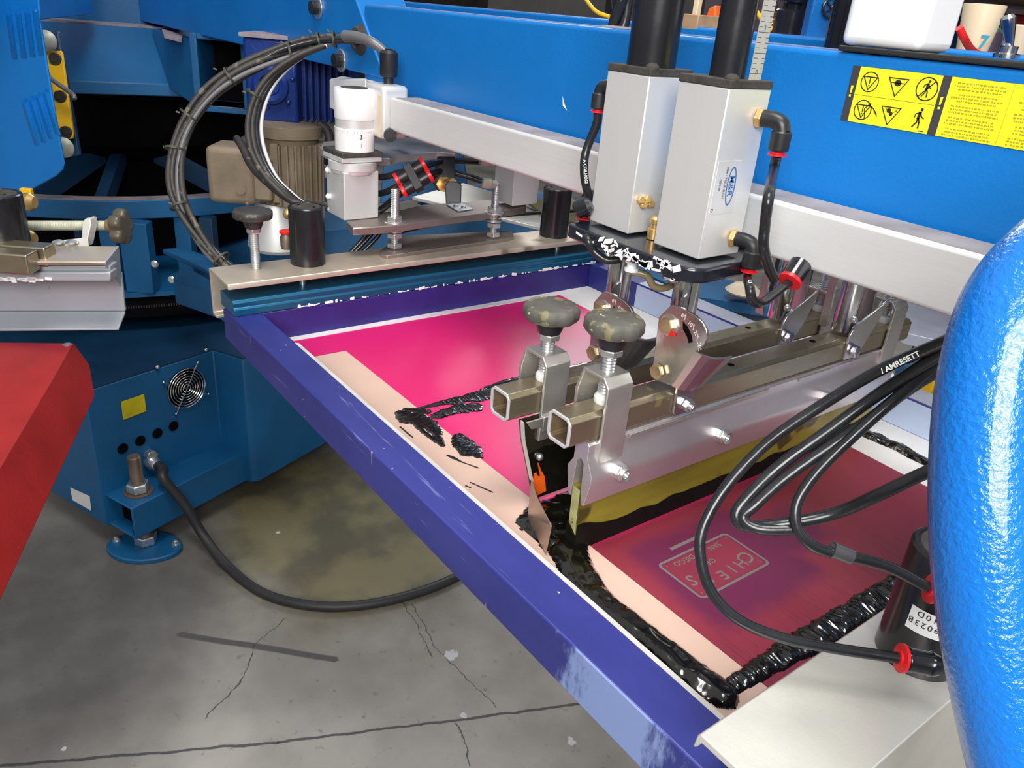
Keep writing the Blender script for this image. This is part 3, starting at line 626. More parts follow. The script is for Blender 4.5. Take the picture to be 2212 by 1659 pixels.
# squeegee: aluminium holder profile with green urethane blade
t = thing('squeegee', 'aluminium squeegee holder with olive green blade standing in black ink', 'squeegee', (-.378, .6, -.398))
SY0, SY1 = .3775, .822
prof = [(-.387, -.2958), (-.3735, -.2958), (-.3717, -.2975), (-.3720, -.3085), (-.3648, -.3225), (-.3650, -.3300), (-.3698, -.3515), (-.3730, -.3515), (-.3745, -.3400), (-.3755, -.3150), (-.3790, -.3115), (-.3830, -.3150), (-.3850, -.3400), (-.3855, -.3500), (-.3885, -.3490), (-.3925, -.3300), (-.3930, -.3240), (-.3875, -.3150)]
g = G(); g.prism([V(x, SY0, z) for x, z in prof], (0, SY1 - SY0, 0)); h = build(g, 'holder_profile', 'squeegee_alu', t, .0004)
g = G(); g.box((-.3712, .42, -.3008), (-.3698, .60, -.2972)); g.box((-.3712, .648, -.3008), (-.3700, .70, -.2972)); build(g, 'slider_strip', 'bracket_alu', t, .0003)
prof = [(-.3845, -.3390), (-.3750, -.3390), (-.3742, -.3960), (-.3760, -.3982), (-.3830, -.3982), (-.3840, -.3960)]
g = G(); g.prism([V(x, SY0 + .0005, z) for x, z in prof], (0, SY1 - SY0 - .001, 0)); bl = build(g, 'blade', 'urethane', t, .0006)
g = G(); g.prism([V(x, SY0 + .0001, z) for x, z in [(-.384, -.340), (-.3757, -.340), (-.3750, -.382), (-.3835, -.372)]], (0, .0006, 0)); build(g, 'blade_end', 'urethane_end', bl)
g = G(); n = 60; vs = []        # ink clinging to the foot of the blade
top = [-.3825 + .0045 * noise.noise(V(k * .35, 0, 3)) + (.010 * max(0, 1 - k / 6)) for k in range(n + 1)]
P = [V(-.3741 + .0004, SY0 + (SY1 - SY0) * k / n, max(-.397, top[k])) for k in range(n + 1)]; Q = [V(-.3722, p.y, -.3984) for p in P]
Bk = [V(-.380, p.y, -.3984) for p in P]
for k in range(n): g.add([P[k], P[k + 1], Q[k + 1], Q[k]], [(0, 1, 2, 3)])
g.prism([V(-.3850, SY0 - .0004, -.374), V(-.3742, SY0 - .0004, -.383), V(-.3725, SY0 - .0004, -.3984), V(-.386, SY0 - .0004, -.3984)], (0, .003, 0)); build(g, 'clinging_ink', 'ink_matte', bl)
for x, y in ((1334, 1028), (1553, 945), (1780, 850)):
    p = onx(x, y, -.3655); c = V(-.3672, p.y, -.3245)
    q = build(hexbolt(c, (1, 0, 0), .0072, .0085), 'nut', 'zinc', h, .0006); g = G(); g.lathe2([(.0032, .0085), (.0056, .0085), (.0056, .0115), (.0032, .0105)], c, (1, 0, 0), 24); build(g, 'collar', 'zinc', q)
# flood bar: dark sheet with a bent wing
t = thing('flood_bar', 'dark inked flood bar blade with a pale bent wing at its left end', 'flood bar', (-.448, .6, -.397))
g = G(); g.prism([V(-.448, y, z) for y, z in ((.3690, -.3085), (.3720, -.326), (.3860, -.372), (.392, -.3955), (.838, -.3955), (.838, -.3085))], (-.0016, 0, 0)); mb = build(g, 'bar_sheet', 'flood_steel', t)
g = G(); g.prism([V(-.4478, y, z) for y, z in ((.381, -.345), (.400, -.342), (.47, -.350), (.838, -.355), (.838, -.3955), (.392, -.3955), (.386, -.370))], (.0004, 0, 0)); build(g, 'ink_coat', 'flood_inked', mb)
g = G()
for a, c in (((.3688, -.3085), (.3717, -.326)), ((.3717, -.326), (.3858, -.372))):
    g.prism([V(-.4475, a[0], a[1]), V(-.4475, c[0], c[1]), V(-.4425, c[0] - .0005, c[1]), V(-.4425, a[0] - .0005, a[1])], (0, .0012, 0))
build(g, 'edge_flange', 'aluminium_z', mb)
W0 = V(-.4445, .3850, -.370); W1 = V(-.4300, .3785, -.3935); W2 = V(-.4270, .3700, -.3965); W3 = V(-.3800, .3535, -.3965)
W4 = onx(1191, 1137, -.3800); W5 = onx(1160, 1076, -.412)
g = G(); g.prism([W0, W1, W2, W3, W4 + V(0, 0, -.004), W4, W5], V(-.0008, .0012, 0)); build(g, 'wing', 'wing_steel', t, .0005)
p = onx(1164, 986, -.447); build(G().sph(p + V(.001, 0, 0), .0035, 10), 'dome_rivet', 'zinc', mb)
z3 = lambda x, y: (1100 + x * .1929, 900 + y * .1929)
g = G(); g.prism([onx(*z3(x, y), -.4473) for x, y in ((315, 520), (325, 515), (350, 590), (395, 670), (400, 720), (410, 830), (310, 880), (262, 730), (275, 640), (300, 625), (320, 665), (345, 665))], (.0004, 0, 0)); build(g, 'orange_ink', 'orange_ink', mb)
g = G(); g.prism([V(-.444, y, z) for y, z in ((.372, -.309), (.398, -.309), (.404, -.314), (.402, -.319), (.378, -.317))], (.002, 0, 0)); g.prism([V(-.4455, .39, -.3085), V(-.4455, .838, -.3085), V(-.4455, .838, -.3225), V(-.4455, .39, -.3225)], (.004, 0, 0)); build(g, 'top_rail', 'bracket_alu', t, .0005)
# strap clamps with hand knobs
def strap(X1, Z1_, Y0, label):
    W = .0265; t = thing('strap_clamp', label, 'clamp', (X1 - .013, Y0 + W / 2, Z1_ - .05), 'strap clamps on the holder tubes')
    xa, xb, zt = X1 - .0318, X1 + .0036, Z1_ + .0275; th = .0026
    out = [(xa, Z1_ - .030), (xa - .0008, Z1_ + .008), (xa + .006, zt), (xb - .006, zt), (xb, zt - .007), (xb, Z1_ - .046), (xb - .0008, Z1_ - .0505), (xb - .0036, Z1_ - .0500), (xb - .0040, Z1_ - .0455)]
    inn = [(xb - th, Z1_ - .030), (xb - th - .0008, Z1_ - .026), (xb - th, Z1_ - .020), (xb - th, zt - .0085), (xb - .0075, zt - th), (xa + .0075, zt - th), (xa + th, Z1_ + .008), (xa + th, Z1_ - .030)]
    g = G(); g.prism([V(x, Y0, z) for x, z in out + inn], (0, W, 0)); build(g, 'strap', 'bracket_alu', t, .0007)
    g = G(); g.prism([V(x, Y0 + .0008, z) for x, z in ((X1 - .006, Z1_ - .0262), (X1 + .0005, Z1_ - .0262), (X1 + .0008, Z1_ - .036), (X1 - .0015, Z1_ - .041), (X1 - .005, Z1_ - .0375))], (0, W - .002, 0)); build(g, 'hook', 'white_plastic', t, .0006)
    xc, yc = X1 - .0128, Y0 + W / 2
    g = G(); g.lathe([(.0072, 0), (.0080, .0015), (.0080, .005), (.0062, .0075), (.004, .0082)], (xc, yc, Z1_), (0, 0, 1), 24); build(g, 'nylon_foot', 'white_plastic', t)
    return (xc, yc, Z1_ + .0085), zt
p, zt = strap(X1, ZN, .3865, 'sheet metal strap clamp hooked over the left end of the squeegee tube')
k = onx(1320, 703, p[0]); kz = onx(1320, 684, p[0]).z - .014
kn = hand_knob(p, .0230, .0130, kz - p[2] - .0115, 'worn dark lobed knob on the strap clamp of the squeegee tube', grp='hand knobs', lob=8)
build(hexbolt(V(p[0], p[1], kz - .0175), (0, 0, 1), .0098, .006), 'lock_nut', 'zinc', kn, .0006)
p, zt = strap(X2, ZF, .3890, 'sheet metal strap clamp hooked over the left end of the flood bar tube')
kz = onx(1195, 655, p[0]).z - .014
kn = hand_knob(p, .0238, .0130, kz - p[2] - .0115, 'worn dark lobed knob on the strap clamp of the flood bar tube', grp='hand knobs', lob=8)
build(hexbolt(V(p[0], p[1], kz - .0175), (0, 0, 1), .0098, .006), 'lock_nut', 'zinc', kn, .0006)
for X_, Z_, Y_, lb in ((X1, ZN, .7950, 'squeegee tube'), (X2, ZF, .795, 'flood bar tube')):
    p, zt = strap(X_, Z_, Y_, 'sheet metal strap clamp at the right end of the %s' % lb)
    hand_knob(p, .025, .0125, .05, 'dark knob hidden behind the rail on the right strap clamp of the ' + lb, grp='hand knobs')
# angle brackets under the cylinder rods
def rotate_bracket(dx, dz, label, mir=False, dy=0):
    t = thing('angle_bracket', label, 'bracket', (-.378 + dx, .47 + dy, -.293 + dz), 'angle brackets on the holder tubes')
    Yp = .4545 + dy; T = lambda x, z: V(x + dx, Yp, z + dz)
    arc = [(-.343, -.204), (-.3415, -.2085), (-.3425, -.2155), (-.3470, -.2210), (-.3495, -.2235)]
    P = [(-.391, -.210), (-.3815, -.197), (-.3775, -.1955), (-.369, -.1953), (-.356, -.1965), (-.348, -.1995)] + arc + [(-.3640, -.2570), (-.3660, -.2600), (-.3850, -.2630), (-.3885, -.2600)]
    g = G(); g.prism([T(x, z) for x, z in P], (0, .0026, 0)); pl = build(g, 'side_plate', 'steel_polished', t, .0006)
    g = G(); sl = []
    for k in range(7): an = math.radians(-62 + k * 12 - 5); sl.append((-.3800 + .0285 * math.cos(an) - .001, -.2385 + .0285 * -math.sin(an)))
    s1 = [(x + .0022, z + .0012) for x, z in sl]; s2 = [(x - .0022, z - .0014) for x, z in sl[::-1]]
    slot = [(-.3665, -.2050), (-.3610, -.2075), (-.3560, -.2125), (-.3535, -.2175), (-.3570, -.2195), (-.3600, -.2150), (-.3650, -.2110)]
    g = G(); g.prism([T(x, z) - V(0, .0002, 0) for x, z in slot], (0, .0004, 0)); build(g, 'arc_slot', 'void_black', pl)
    g = G(); A, B_, C_, D_ = T(-.3500, -.2235), T(-.3660, -.2600), V(-.3650 + dx, Yp + .037, -.2655 + dz), V(-.3478 + dx, Yp + .0445, -.2350 + dz)
    nrm = (B_ - A).cross(D_ - A).normalized(); nrm = nrm if nrm.x > 0 else -nrm
    rows_ = []
    for a, c, e in ((A, B_, 0), (A.lerp(D_, .12), B_.lerp(C_, .12), .0040), (A.lerp(D_, .28), B_.lerp(C_, .28), .0062), (A.lerp(D_, .45), B_.lerp(C_, .45), .0068), (A.lerp(D_, .7), B_.lerp(C_, .7), .0055), (D_, C_, .002)): rows_.append((a + nrm * e, c + nrm * e))
    for r0, r1 in zip(rows_[:-1], rows_[1:]): g.add([r0[0], r1[0], r1[1], r0[1], r0[0] - nrm * .0022, r1[0] - nrm * .0022, r1[1] - nrm * .0022, r0[1] - nrm * .0022], [(0, 1, 2, 3), (4, 7, 6, 5), (0, 4, 5, 1), (3, 2, 6, 7)])
    g.add([rows_[-1][0], rows_[-1][1], rows_[-1][1] - nrm * .0022, rows_[-1][0] - nrm * .0022], [(0, 1, 2, 3)])
    build(g, 'bent_web', 'steel_polished', t, 0, smooth=60)
    xt = -.3722 + dx; g = G(); g.prism([V(xt, Yp + .013, -.2600 + dz), V(xt, Yp + .036, -.2610 + dz), V(xt, Yp + .037, -.284 + dz), V(xt, Yp + .030, -.2925 + dz), V(xt, Yp + .017, -.2935 + dz), V(xt, Yp + .0135, -.290 + dz)], (.0026, 0, 0)); tb = build(g, 'front_tab', 'steel_polished', t, .0006)
    c = V(xt + .0026, Yp + .0275, -.2845 + dz); q = build(hexbolt(c, (1, 0, 0), .0058, .0055), 'nut', 'zinc', tb, .0005)
    g = G(); g.cyl(c, c + V(.0085, 0, 0), .0032, n=18); g.lathe([(.0018, 0), (.0018, .0002)], c + V(.0086, 0, 0), (1, 0, 0), 6); build(g, 'screw_end', 'zinc', q)
    for x, z, r in ((-.3790, -.2125, .0068), (-.3810, -.2530, .0068)):
        c = T(x, z); g = hexbolt(c - V(0, .0005, 0), (0, -1, 0), r, .0046)
        q = build(g, 'hex_bolt', 'gold_bolt', t, .0006)
        if z > -.22:
            g = G(); g.lathe([(.0088, 0), (.0088, .0010)], c, (0, -1, 0), 28); build(g, 'washer', 'zinc', q); g = G(); g.prism([c + V(.002, -.0012, -.0088), c + V(.0085, -.0012, -.0060), c + V(.0080, -.0012, -.0020), c + V(.0035, -.0012, -.0045)], (0, -.001, 0)); build(g, 'red_paint_mark', 'red_plastic', q)
    if not mir:
        g = G()
        for tx, x, z, an in (('0°', -.3690, -.2020, .15), ('10°', -.3615, -.2045, .45), ('20°', -.3545, -.2090, .85), ('30°', -.3490, -.2155, 1.2)):
            u = V(math.cos(an), 0, -math.sin(an)); g.text(tx, T(x, z) - V(0, .0003, 0), u, V(math.sin(an), 0, math.cos(an)), .0046, lift=.0001)
            g.prism([T(x, z) + u * .0068 * (1 if len(tx) > 2 else .6) + V(0, -.0003, 0) + o_ for o_ in (V(0, 0, -.0006), V(.0003, 0, -.0006), V(.0003, 0, .0042), V(0, 0, .0042))], (0, -.0001, 0))
        build(g, 'angle_scale', 'engraving', pl, fixn=False)
    return t
mat('steel_polished', (.62, .60, .60), .24, .92, .15, 20, .2, 90, [((.95, .95, .95), 110, .765)])
rotate_bracket(0, 0, 'polished angle bracket with engraved degree scale on the squeegee tube, gold bolt marked red')
rotate_bracket(-.0755, -.013, 'polished angle bracket with degree scale on the flood bar tube behind the knob')
def rod_clevis(dx, dz, label):
    t = thing('rod_clevis', label, 'bracket', (-.386 + dx, .735, -.293 + dz), 'rod brackets on the right')
    for n_, Yp, xr in (('left_plate', .707, -.390), ('right_plate', .757, -.374)):
        g = G(); g.prism([V(x + dx, Yp, z + dz) for x, z in ((-.400, -.262), (-.400, -.205), (xr - .003, -.200), (xr, -.262))], (0, .0026, 0)); build(g, n_, 'steel_polished', t, .0006)
    g = G(); g.prism([V(-.3700 + dx, .7190, -.266 + dz), V(-.3700 + dx, .7240, -.257 + dz), V(-.3600 + dx, .752, -.232 + dz), V(-.3600 + dx, .758, -.230 + dz), V(-.369 + dx, .758, -.268 + dz), V(-.3700 + dx, .744, -.293 + dz), V(-.3700 + dx, .720, -.292 + dz)], (-.0026, 0, 0)); build(g, 'front_web', 'steel_polished', t, .0006)
    c = V(-.3700 + dx, .7315, -.2835 + dz); build(hexbolt(c, (1, 0, 0), .0065, .006), 'nut', mat('nut_stained', (.30, .30, .42), .3, .8, .3, 60, spots=[((.9, .9, .92), 90, .55)]) and 'nut_stained', t, .0005)
    g = G(); g.sph(V(-.3755 + dx, .7270, -.2510 + dz), .0042, 10); build(g, 'set_screw', 'zinc', t)
rod_clevis(0, 0, 'polished rod bracket on the right end of the squeegee tube, stained nut')
rod_clevis(-.0755, -.013, 'polished rod bracket on the right end of the flood bar tube')
# ------------------------------------------------------------------ lift cylinders above the tubes
CYY0, CYY1 = .4545, .5005
def elbow(t, c, d, dn, k=1.0, ring=True):
    """push-in elbow: hex nut at c pointing along d, barrel pointing down dn"""
    c = Vector(c); d = Vector(d).normalized(); dn = Vector(dn).normalized()
    f = build(hexbolt(c, d, .0068 * k, .0045 * k), 'fitting_nut', 'brass', t, .0005)
    e = c + d * (.0045 * k); g = G(); g.tube([e, e + d * .007 * k, e + d * .0125 * k + dn * .002 * k, e + d * .0145 * k + dn * .007 * k], .0056 * k, 20, 6)
    b0 = e + d * .0145 * k + dn * .006 * k; g.lathe([(.0060 * k, 0), (.0068 * k, .001), (.0068 * k, .012 * k), (.0060 * k, .013 * k)], b0, dn, 28); build(g, 'fitting_body', 'black_plastic', t)
    b1 = b0 + dn * .013 * k; g = G(); g.lathe([(.0042 * k, 0), (.0042 * k, .0014 * k), (.0064 * k, .0018 * k), (.0064 * k, .0030 * k), (.0036 * k, .0032 * k)], b1, dn, 24); build(g, 'release_ring', 'red_plastic', t)
    return b1 + dn * .003 * k
def liftcyl(Xc, label, tube_r, label_plate=False):
    t = thing('lift_cylinder', label, 'pneumatic cylinder', (Xc, .4775, -.1555), 'aluminium lift cylinders'); h = .023
    g = G(); g.box((Xc - h, CYY0, -.155), (Xc + h, CYY1, -.036)); build(g, 'body', 'aluminium_z', t, .0009)
    g = G(); g.box((Xc - h - .0003, CYY0 - .0003, -.036), (Xc + h + .0003, CYY1 + .0003, -.0305)); cp = build(g, 'end_cap', 'dusty_black', t, .0006)
    g = G(); g.sph((Xc + h - .0045, CYY0 + .006, -.0305), .0052, 10, (1, 1, .75)); build(g, 'cap_screw', 'dusty_black', cp)
    g = G(); g.cyl((Xc, .4775, -.0305), (Xc, .4775, .085), tube_r, n=48); build(g, 'stroke_tube', 'cylinder_black', t)
    g = G(); g.cyl((Xc, .4760, -.236 if Xc > -.42 else -.245), (Xc, .4760, -.155), .0106, n=40); build(g, 'piston_rod', 'chrome', t)
    return t
c1 = liftcyl(-.386, 'aluminium lift cylinder with blue oval logo sticker, nearer of the two', .0125)
c2 = liftcyl(-.461, 'plain aluminium lift cylinder with thick black tube, farther of the two', .019)
# scale strip beside the tube
g = G(); RX = -.3700; a = .4815; g.box((RX, a, -.0305), (RX + .0008, a + .0125, .085)); ru = build(g, 'scale_strip', 'ruler', c1)
g = G()
for i in range(34):
    z = -.0265 + i * .0033; l = .0042 if i % 4 else .0125
    g.add([V(RX + .0009, a, z), V(RX + .0009, a + l, z), V(RX + .0009, a + l, z + .00035), V(RX + .0009, a, z + .00035)], [(0, 1, 2, 3)])
    if i % 4: g.add([V(RX + .0009, a + .0125 - .0034, z), V(RX + .0009, a + .0125, z), V(RX + .0009, a + .0125, z + .00035), V(RX + .0009, a + .0125 - .0034, z + .00035)], [(0, 1, 2, 3)])
g.text('0', V(RX + .0009, a + .0048, -.0268), (0, 1, 0), (0, 0, 1), .0045); g.text('1', V(RX + .0009, a + .0048, .0010), (0, 1, 0), (0, 0, 1), .0055)
build(g, 'scale_marks', 'label_black', ru, fixn=False)
# logo sticker on the +X face of the near cylinder
XL = -.363
g = G(); P = [onx(x, y, XL) for x, y in ((1552, 350), (1603, 345), (1581, 459), (1532, 464))]; zt, zb_ = (P[0].z + P[1].z) / 2, (P[2].z + P[3].z) / 2; ya, yb = (P[0].y + P[3].y) / 2, (P[1].y + P[2].y) / 2
g.box((XL, ya, zb_), (XL + .0003, yb, zt)); st = build(g, 'sticker', 'label_silver', c1)
xl = XL + .0005; H_ = zt - zb_; Wd = yb - ya; cyo, czo = ya + Wd * .70, zb_ + H_ * .52
def oval(g, ry, rz, w, l=0):
    n = 40; vs = []
    for k in range(n):
        t_ = 6.28319 * k / n; vs += [V(xl + l, cyo + ry * math.cos(t_), czo + rz * math.sin(t_)), V(xl + l, cyo + (ry - w) * math.cos(t_), czo + (rz - w * 1.2) * math.sin(t_))]
    g.add(vs, [[2 * k, 2 * ((k + 1) % n), 2 * ((k + 1) % n) + 1, 2 * k + 1] for k in range(n)])
g = G(); oval(g, Wd * .19, H_ * .37, .0011); g.text('M&R', V(xl, cyo - .0024, czo + .0078), (0, 0, -1), (0, 1, 0), .0075, lift=.0001, bold=.0001); build(g, 'oval_logo', 'label_blue', st, fixn=False)
g = G(); g.text('90K1737-B-REV1', V(xl, ya + Wd * .38, zt - .004), (0, 0, -1), (0, 1, 0), .0033, lift=.0001); g.text('03/11F', V(xl, ya + Wd * .17, zt - .0125), (0, 0, -1), (0, 1, 0), .0031, lift=.0001); g.text('D', V(xl, ya + .0003, zb_ + .0045), (0, 0, -1), (0, 1, 0), .0036, lift=.0001)
build(g, 'sticker_text', 'label_black', st, fixn=False)
# elbows
p = onx(1636, 254, -.363); e1 = elbow(c1, p, (1, .25, 0), (0, 0, -1), 1.05)
p = onx(1580, 513, -.363); e2 = elbow(c1, p, (1, .25, 0), (0, 0, -1), 1.0)
p = V(-.484, .4675, onx(1312, 190, -.484).z); e3 = elbow(c2, p, (-1, -.1, 0), (0, 0, -1), .95)
p = V(-.484, .4675, onx(1276, 432, -.484).z); e4 = elbow(c2, p, (-1, -.25, 0), (0, 0, -1), .95)
g = G(); q = dep(1243, 455, .66); g.lathe([(.006, 0), (.0078, .002), (.0078, .012), (.005, .015)], q, (.4, .3, .3), 24); build(g, 'flow_valve', 'black_gloss', c2)
p = ony(1402, 527, .462); g = G(); g.lathe([(.0052, 0), (.0052, .008), (.0035, .009), (.0035, .012), (.0048, .0125), (.0048, .016), (.003, .018)], (p.x - .004, .4700, -.1565), (0, 0, 1), 20); build(g, 'brass_plug', 'brass', c1)
for k, (x, y) in enumerate(((1385, 440), (1397, 452), (1400, 436), (1408, 448))): build(hexbolt(V(-.437, .462 + .004 * k, -.128 - .004 * (k % 2)), (1, -.3, .3), .0032, .004), 'brass_nipple', 'brass', c2, .0003)
# black mounting plate under the cylinders
g = G(); pts = []
x0, x1, y0, y1 = -.491, -.348, .4335, .535
for cx_, cy_, a0, r in ((x1 - .016, y1 - .012, 0, .012), (x0 + .012, y1 - .012, 90, .012), (x0 + .008, y0 + .008, 180, .008), (x1 - .018, y0 + .018, 270, .018)):
    for k in range(6): an = math.radians(a0 + k * 18); pts.append(V(cx_ + r * math.cos(an), cy_ + r * math.sin(an), -.1685))
g.prism(pts, (0, 0, .0115)); o = build(g, 'mounting_plate', 'mount_black', None, .002, 3); tag(o, 'glossy black rounded mounting plate splashed with white ink beneath the two cylinders', 'mounting plate')
random.seed(3); g = G()
for k in range(46):
    x = -.470 + .105 * (k / 46) + random.uniform(-.004, .004); zz = -.1625 + random.uniform(-.0045, .0045)
    if .25 < (k / 46) < .95 or k % 5 == 0: g.obox(V(x, .4334, zz), (1, 0, random.uniform(-.8, .8)), (0, 1, 0), (random.uniform(-.5, .5), 0, 1), random.uniform(.0012, .0055), .0004, random.uniform(.0008, .0026))
build(g, 'white_ink_splash', 'ink_white', o, .0003); random.seed(9)
g = G(); g.sph((-.372, .440, -.170), .0055, 10, (1.4, 1, .5)); build(g, 'screw_head', 'chrome', o)
for v in (c1, c2): pass
# white nozzle with clear hose below the plate
p = V(-.418, .4440, -.1685); t = thing('drip_nozzle', 'small white plastic nozzle with curved clear hose under the mounting plate', 'nozzle', p - V(0, 0, .012))
g = G(); g.lathe([(.0058, 0), (.0060, .003), (.0040, .0045), (.0040, .007), (.0058, .008), (.0058, .0100), (.0036, .0115)], p, (0, 0, -1), 24); build(g, 'nozzle', 'white_plastic', t)
g = G(); q = p - V(0, 0, .0105); g.tube([q, dep(1397, 595, .62), dep(1412, 618, .625), dep(1436, 622, .63), dep(1460, 608, .635), dep(1472, 590, .645)], .0029, 14); build(g, 'clear_hose', 'clear_hose', t)
# far pair of cylinders on the other side of the arm
for Xc, lb, r in ((-.386, 'near'), (-.461, 'far')) and ((-.386, 'nearer', .016), (-.461, 'farther', .017)):
    t = thing('lift_cylinder', 'black tube of the %s cylinder behind the blue beam' % lb, 'pneumatic cylinder', (Xc, .73, -.236), 'cylinders behind the beam')
    g = G(); g.cyl((Xc, .73, -.266 if Xc > -.42 else -.279), (Xc, .73, -.155), .0112, n=36); build(g, 'piston_rod', 'chrome', t)
    g = G(); g.box((Xc - .023, .707, -.155), (Xc + .023, .753, -.036)); build(g, 'body', 'aluminium_z', t, .001)
    g = G(); g.cyl((Xc, .73, -.036), (Xc, .73, .085), r, n=40); build(g, 'stroke_tube', 'black_gloss', t)
# ------------------------------------------------------------------ near clamp with its black canister
NX0, NX1 = -.1545, -.0925
t = thing('screen_clamp', 'wide pale silver channel clamp in the lower right foreground over the near frame end', 'clamp', (-.12, .55, -.38))
g = G(); th = .0045
prof = [(NX1, CZ), (NX0 + .0015, CZ), (NX0, CZ - .002), (NX0 - .001, CZ - .0105), (NX0 + .0005, CZ - .0105), (NX0 + .0035, CZ - th), (NX1 - .012, CZ - th), (NX1 - .009, CZ - .008), (NX1 - .009, CZ - .012), (NX1 - .0045, CZ - .018), (NX1 - .0045, CZ - .19), (NX1, CZ - .19)]
g.prism([V(x, .2615, z) for x, z in prof], (0, .63, 0)); build(g, 'channel', 'clamp_silver', t, .0008)
CC = V(-.1225, .4155, CZ); CR = .0225
can = aircyl(tuple(CC), CR, .075, 'large black air cylinder with white code label in the lower right foreground')
g = G(); vs = []; n = 20; a0, a1 = -1.72, -.3
for k in range(n + 1):
    an = a0 + (a1 - a0) * k / n; d = V(math.cos(an), math.sin(an), 0)
    vs += [CC + d * (CR + .0003) + V(0, 0, .0290), CC + d * (CR + .0003) + V(0, 0, .0440)]
g.add(vs, [[2 * k, 2 * k + 2, 2 * k + 3, 2 * k + 1] for k in range(n)]); lab = build(g, 'code_label', 'label_white', can)
g = G()
for txt, z, an in (('2009023B', .0370, -1.64), ('00410D', .0430, -1.45)):
    for ch in txt[::-1]:
        d = V(math.cos(an), math.sin(an), 0); tv = V(-d.y, d.x, 0)
        g.text(ch, CC + d * (CR + .0005) + V(0, 0, z) + tv * .0016, -tv, (0, 0, -1), .0052, lift=.0001); an += .145
build(g, 'code_text', 'label_black', lab, fixn=False)
def fit(t, px, py, d, axis, k=1.0):       # straight push-in fitting body with red ring at its mouth
    c = dep(px, py, d); ax = Vector(axis).normalized()
    g = G(); g.lathe([(.0042 * k, 0), (.0042 * k, .0012), (.0070 * k, .0016), (.0070 * k, .0032), (.0052 * k, .0036)], c, ax, 24); build(g, 'release_ring', 'red_plastic', t)
    g = G(); g.lathe([(.0058 * k, .0036), (.0062 * k, .0045), (.0062 * k, .0055), (.0058 * k, .006), (.0056 * k, .016), (.0062 * k, .0175), (.0050 * k, .0215), (.002 * k, .0225)], c, ax, 24); build(g, 'fitting_body', 'black_gloss', t)
    return c
fa = dep(1938, 1420, .412); fit(can, 1938, 1420, .412, dep(1990, 1430, .412) - fa, 1.1)
build(hexbolt(dep(2000, 1408, .445), (-.3, .7, .25), .0050, .006), 'fitting_nut', 'gold_bolt', can, .0005)
fb = dep(2004, 1268, .395); fit(can, 2004, 1268, .395, dep(2040, 1280, .395) - fb, 1.1)
# ------------------------------------------------------------------ ink on the screen
def ink(name, label, caps, hmax, step=.0012, edge=.25, rid=.3, seed=0, m_='ink', z0=MZ + .0004, fine=None, holes=()):
    caps = [(V(a[0], a[1], 0), V(b_[0], b_[1], 0), ra, rb) for a, b_, ra, rb in caps]
    xs = [p.x for c in caps for p in c[:2]]; ys = [p.y for c in caps for p in c[:2]]; R_ = max(max(c[2], c[3]) for c in caps) * 1.6
    xa, xb, ya, yb = min(xs) - R_, max(xs) + R_, min(ys) - R_, max(ys) + R_; nx, ny = int((xb - xa) / step), int((yb - ya) / step)
    idx = {}; vs = []; fs = []
    def hgt(x, y):
        p = V(x, y, 0); best = -9
        for a, b_, ra, rb in caps:
            d = b_ - a; L2 = d.length_squared; t_ = 0 if L2 < 1e-12 else max(0, min(1, (p - a).dot(d) / L2)); r = ra + (rb - ra) * t_
            v = 1 - (p - a - d * t_).length / r
            if v > best: best = v
        best += edge * noise.noise(V(x * 70, y * 70, seed)) + edge * .5 * noise.noise(V(x * 240, y * 240, seed + 5))
        if best <= 0: return 0
        b2 = min(1, best * 1.7)
        h = hmax * (b2 ** .5) * (1 + rid * noise.noise(V(x * 75, y * 75, seed + 9)) + (fine[2] * noise.noise(V(x * fine[0], y * fine[1], seed + 2)) if fine else 0) * min(1, best * 4))
        return max(.0001, h)
    hs = {}
    for i in range(nx + 1):
        for j in range(ny + 1):
            hs[i, j] = hgt(xa + i * step, ya + j * step)
    def vid(i, j):
        if (i, j) not in idx: idx[i, j] = len(vs); vs.append(V(xa + i * step, ya + j * step, z0 + hs[i, j]))
        return idx[i, j]
    for i in range(nx):
        for j in range(ny):
            q = [(i, j), (i + 1, j), (i + 1, j + 1), (i, j + 1)]
            if sum(hs[k] > 0 for k in q) >= 2: fs.append([vid(*k) for k in q])
    g = G(); g.add(vs, fs); o = build(g, name, m_, None, 0, smooth=80, fixn=False); return tag(o, label, 'ink')
def mp_(x, y): p = onz(x, y, MZ); return (p.x, p.y)
def chain(pts): return [(mp_(*a[:2]), mp_(*b_[:2]), a[2], b_[2]) for a, b_ in zip(pts[:-1], pts[1:])]
ink('ink_trail', 'thick wet black ink ridge beside the left rail, from blade to near corner',
    chain([(1212, 1150, .018), (1240, 1222, .0150), (1275, 1280, .0140), (1315, 1318, .0125), (1372, 1362, .0120), (1432, 1408, .0122), (1492, 1456, .0128), (1540, 1490, .0135), (1560, 1505, .011)])
    + chain([(1205, 1190, .006), (1262, 1262, .006), (1330, 1325, .006)]), .0070, .0010, .13, .22, 1, fine=(45, 90, .18))
ink('ink_ridge', 'bumpy black ink bead running across the magenta mesh towards the black air cylinder',
    chain([(1578, 1485, .0066), (1660, 1434, .0086), (1740, 1388, .0110), (1840, 1328, .0112), (1960, 1252, .0105), (2060, 1180, .010)]), .0034, .0009, .18, .5, 4, fine=(60, 460, .75))
ink('ink_trail', 'long black ink strand lying on the white margin beside the right rail',
    chain([(1800, 905, .008), (1850, 930, .0085), (1900, 952, .008), (1940, 968, .009), (1965, 985, .006), (2040, 1020, .006), (2120, 1060, .006)]), .0055, .0011, .12, .4, 33, fine=(60, 120, .3))
ink('ink_pool', 'black ink pool trapped between the flood bar and the squeegee blade',
    [((-.413, .388), (-.413, .80), .030, .030), ((-.405, .372), (-.39, .372), .012, .014)], .006, .0022, .15, .6, 7)
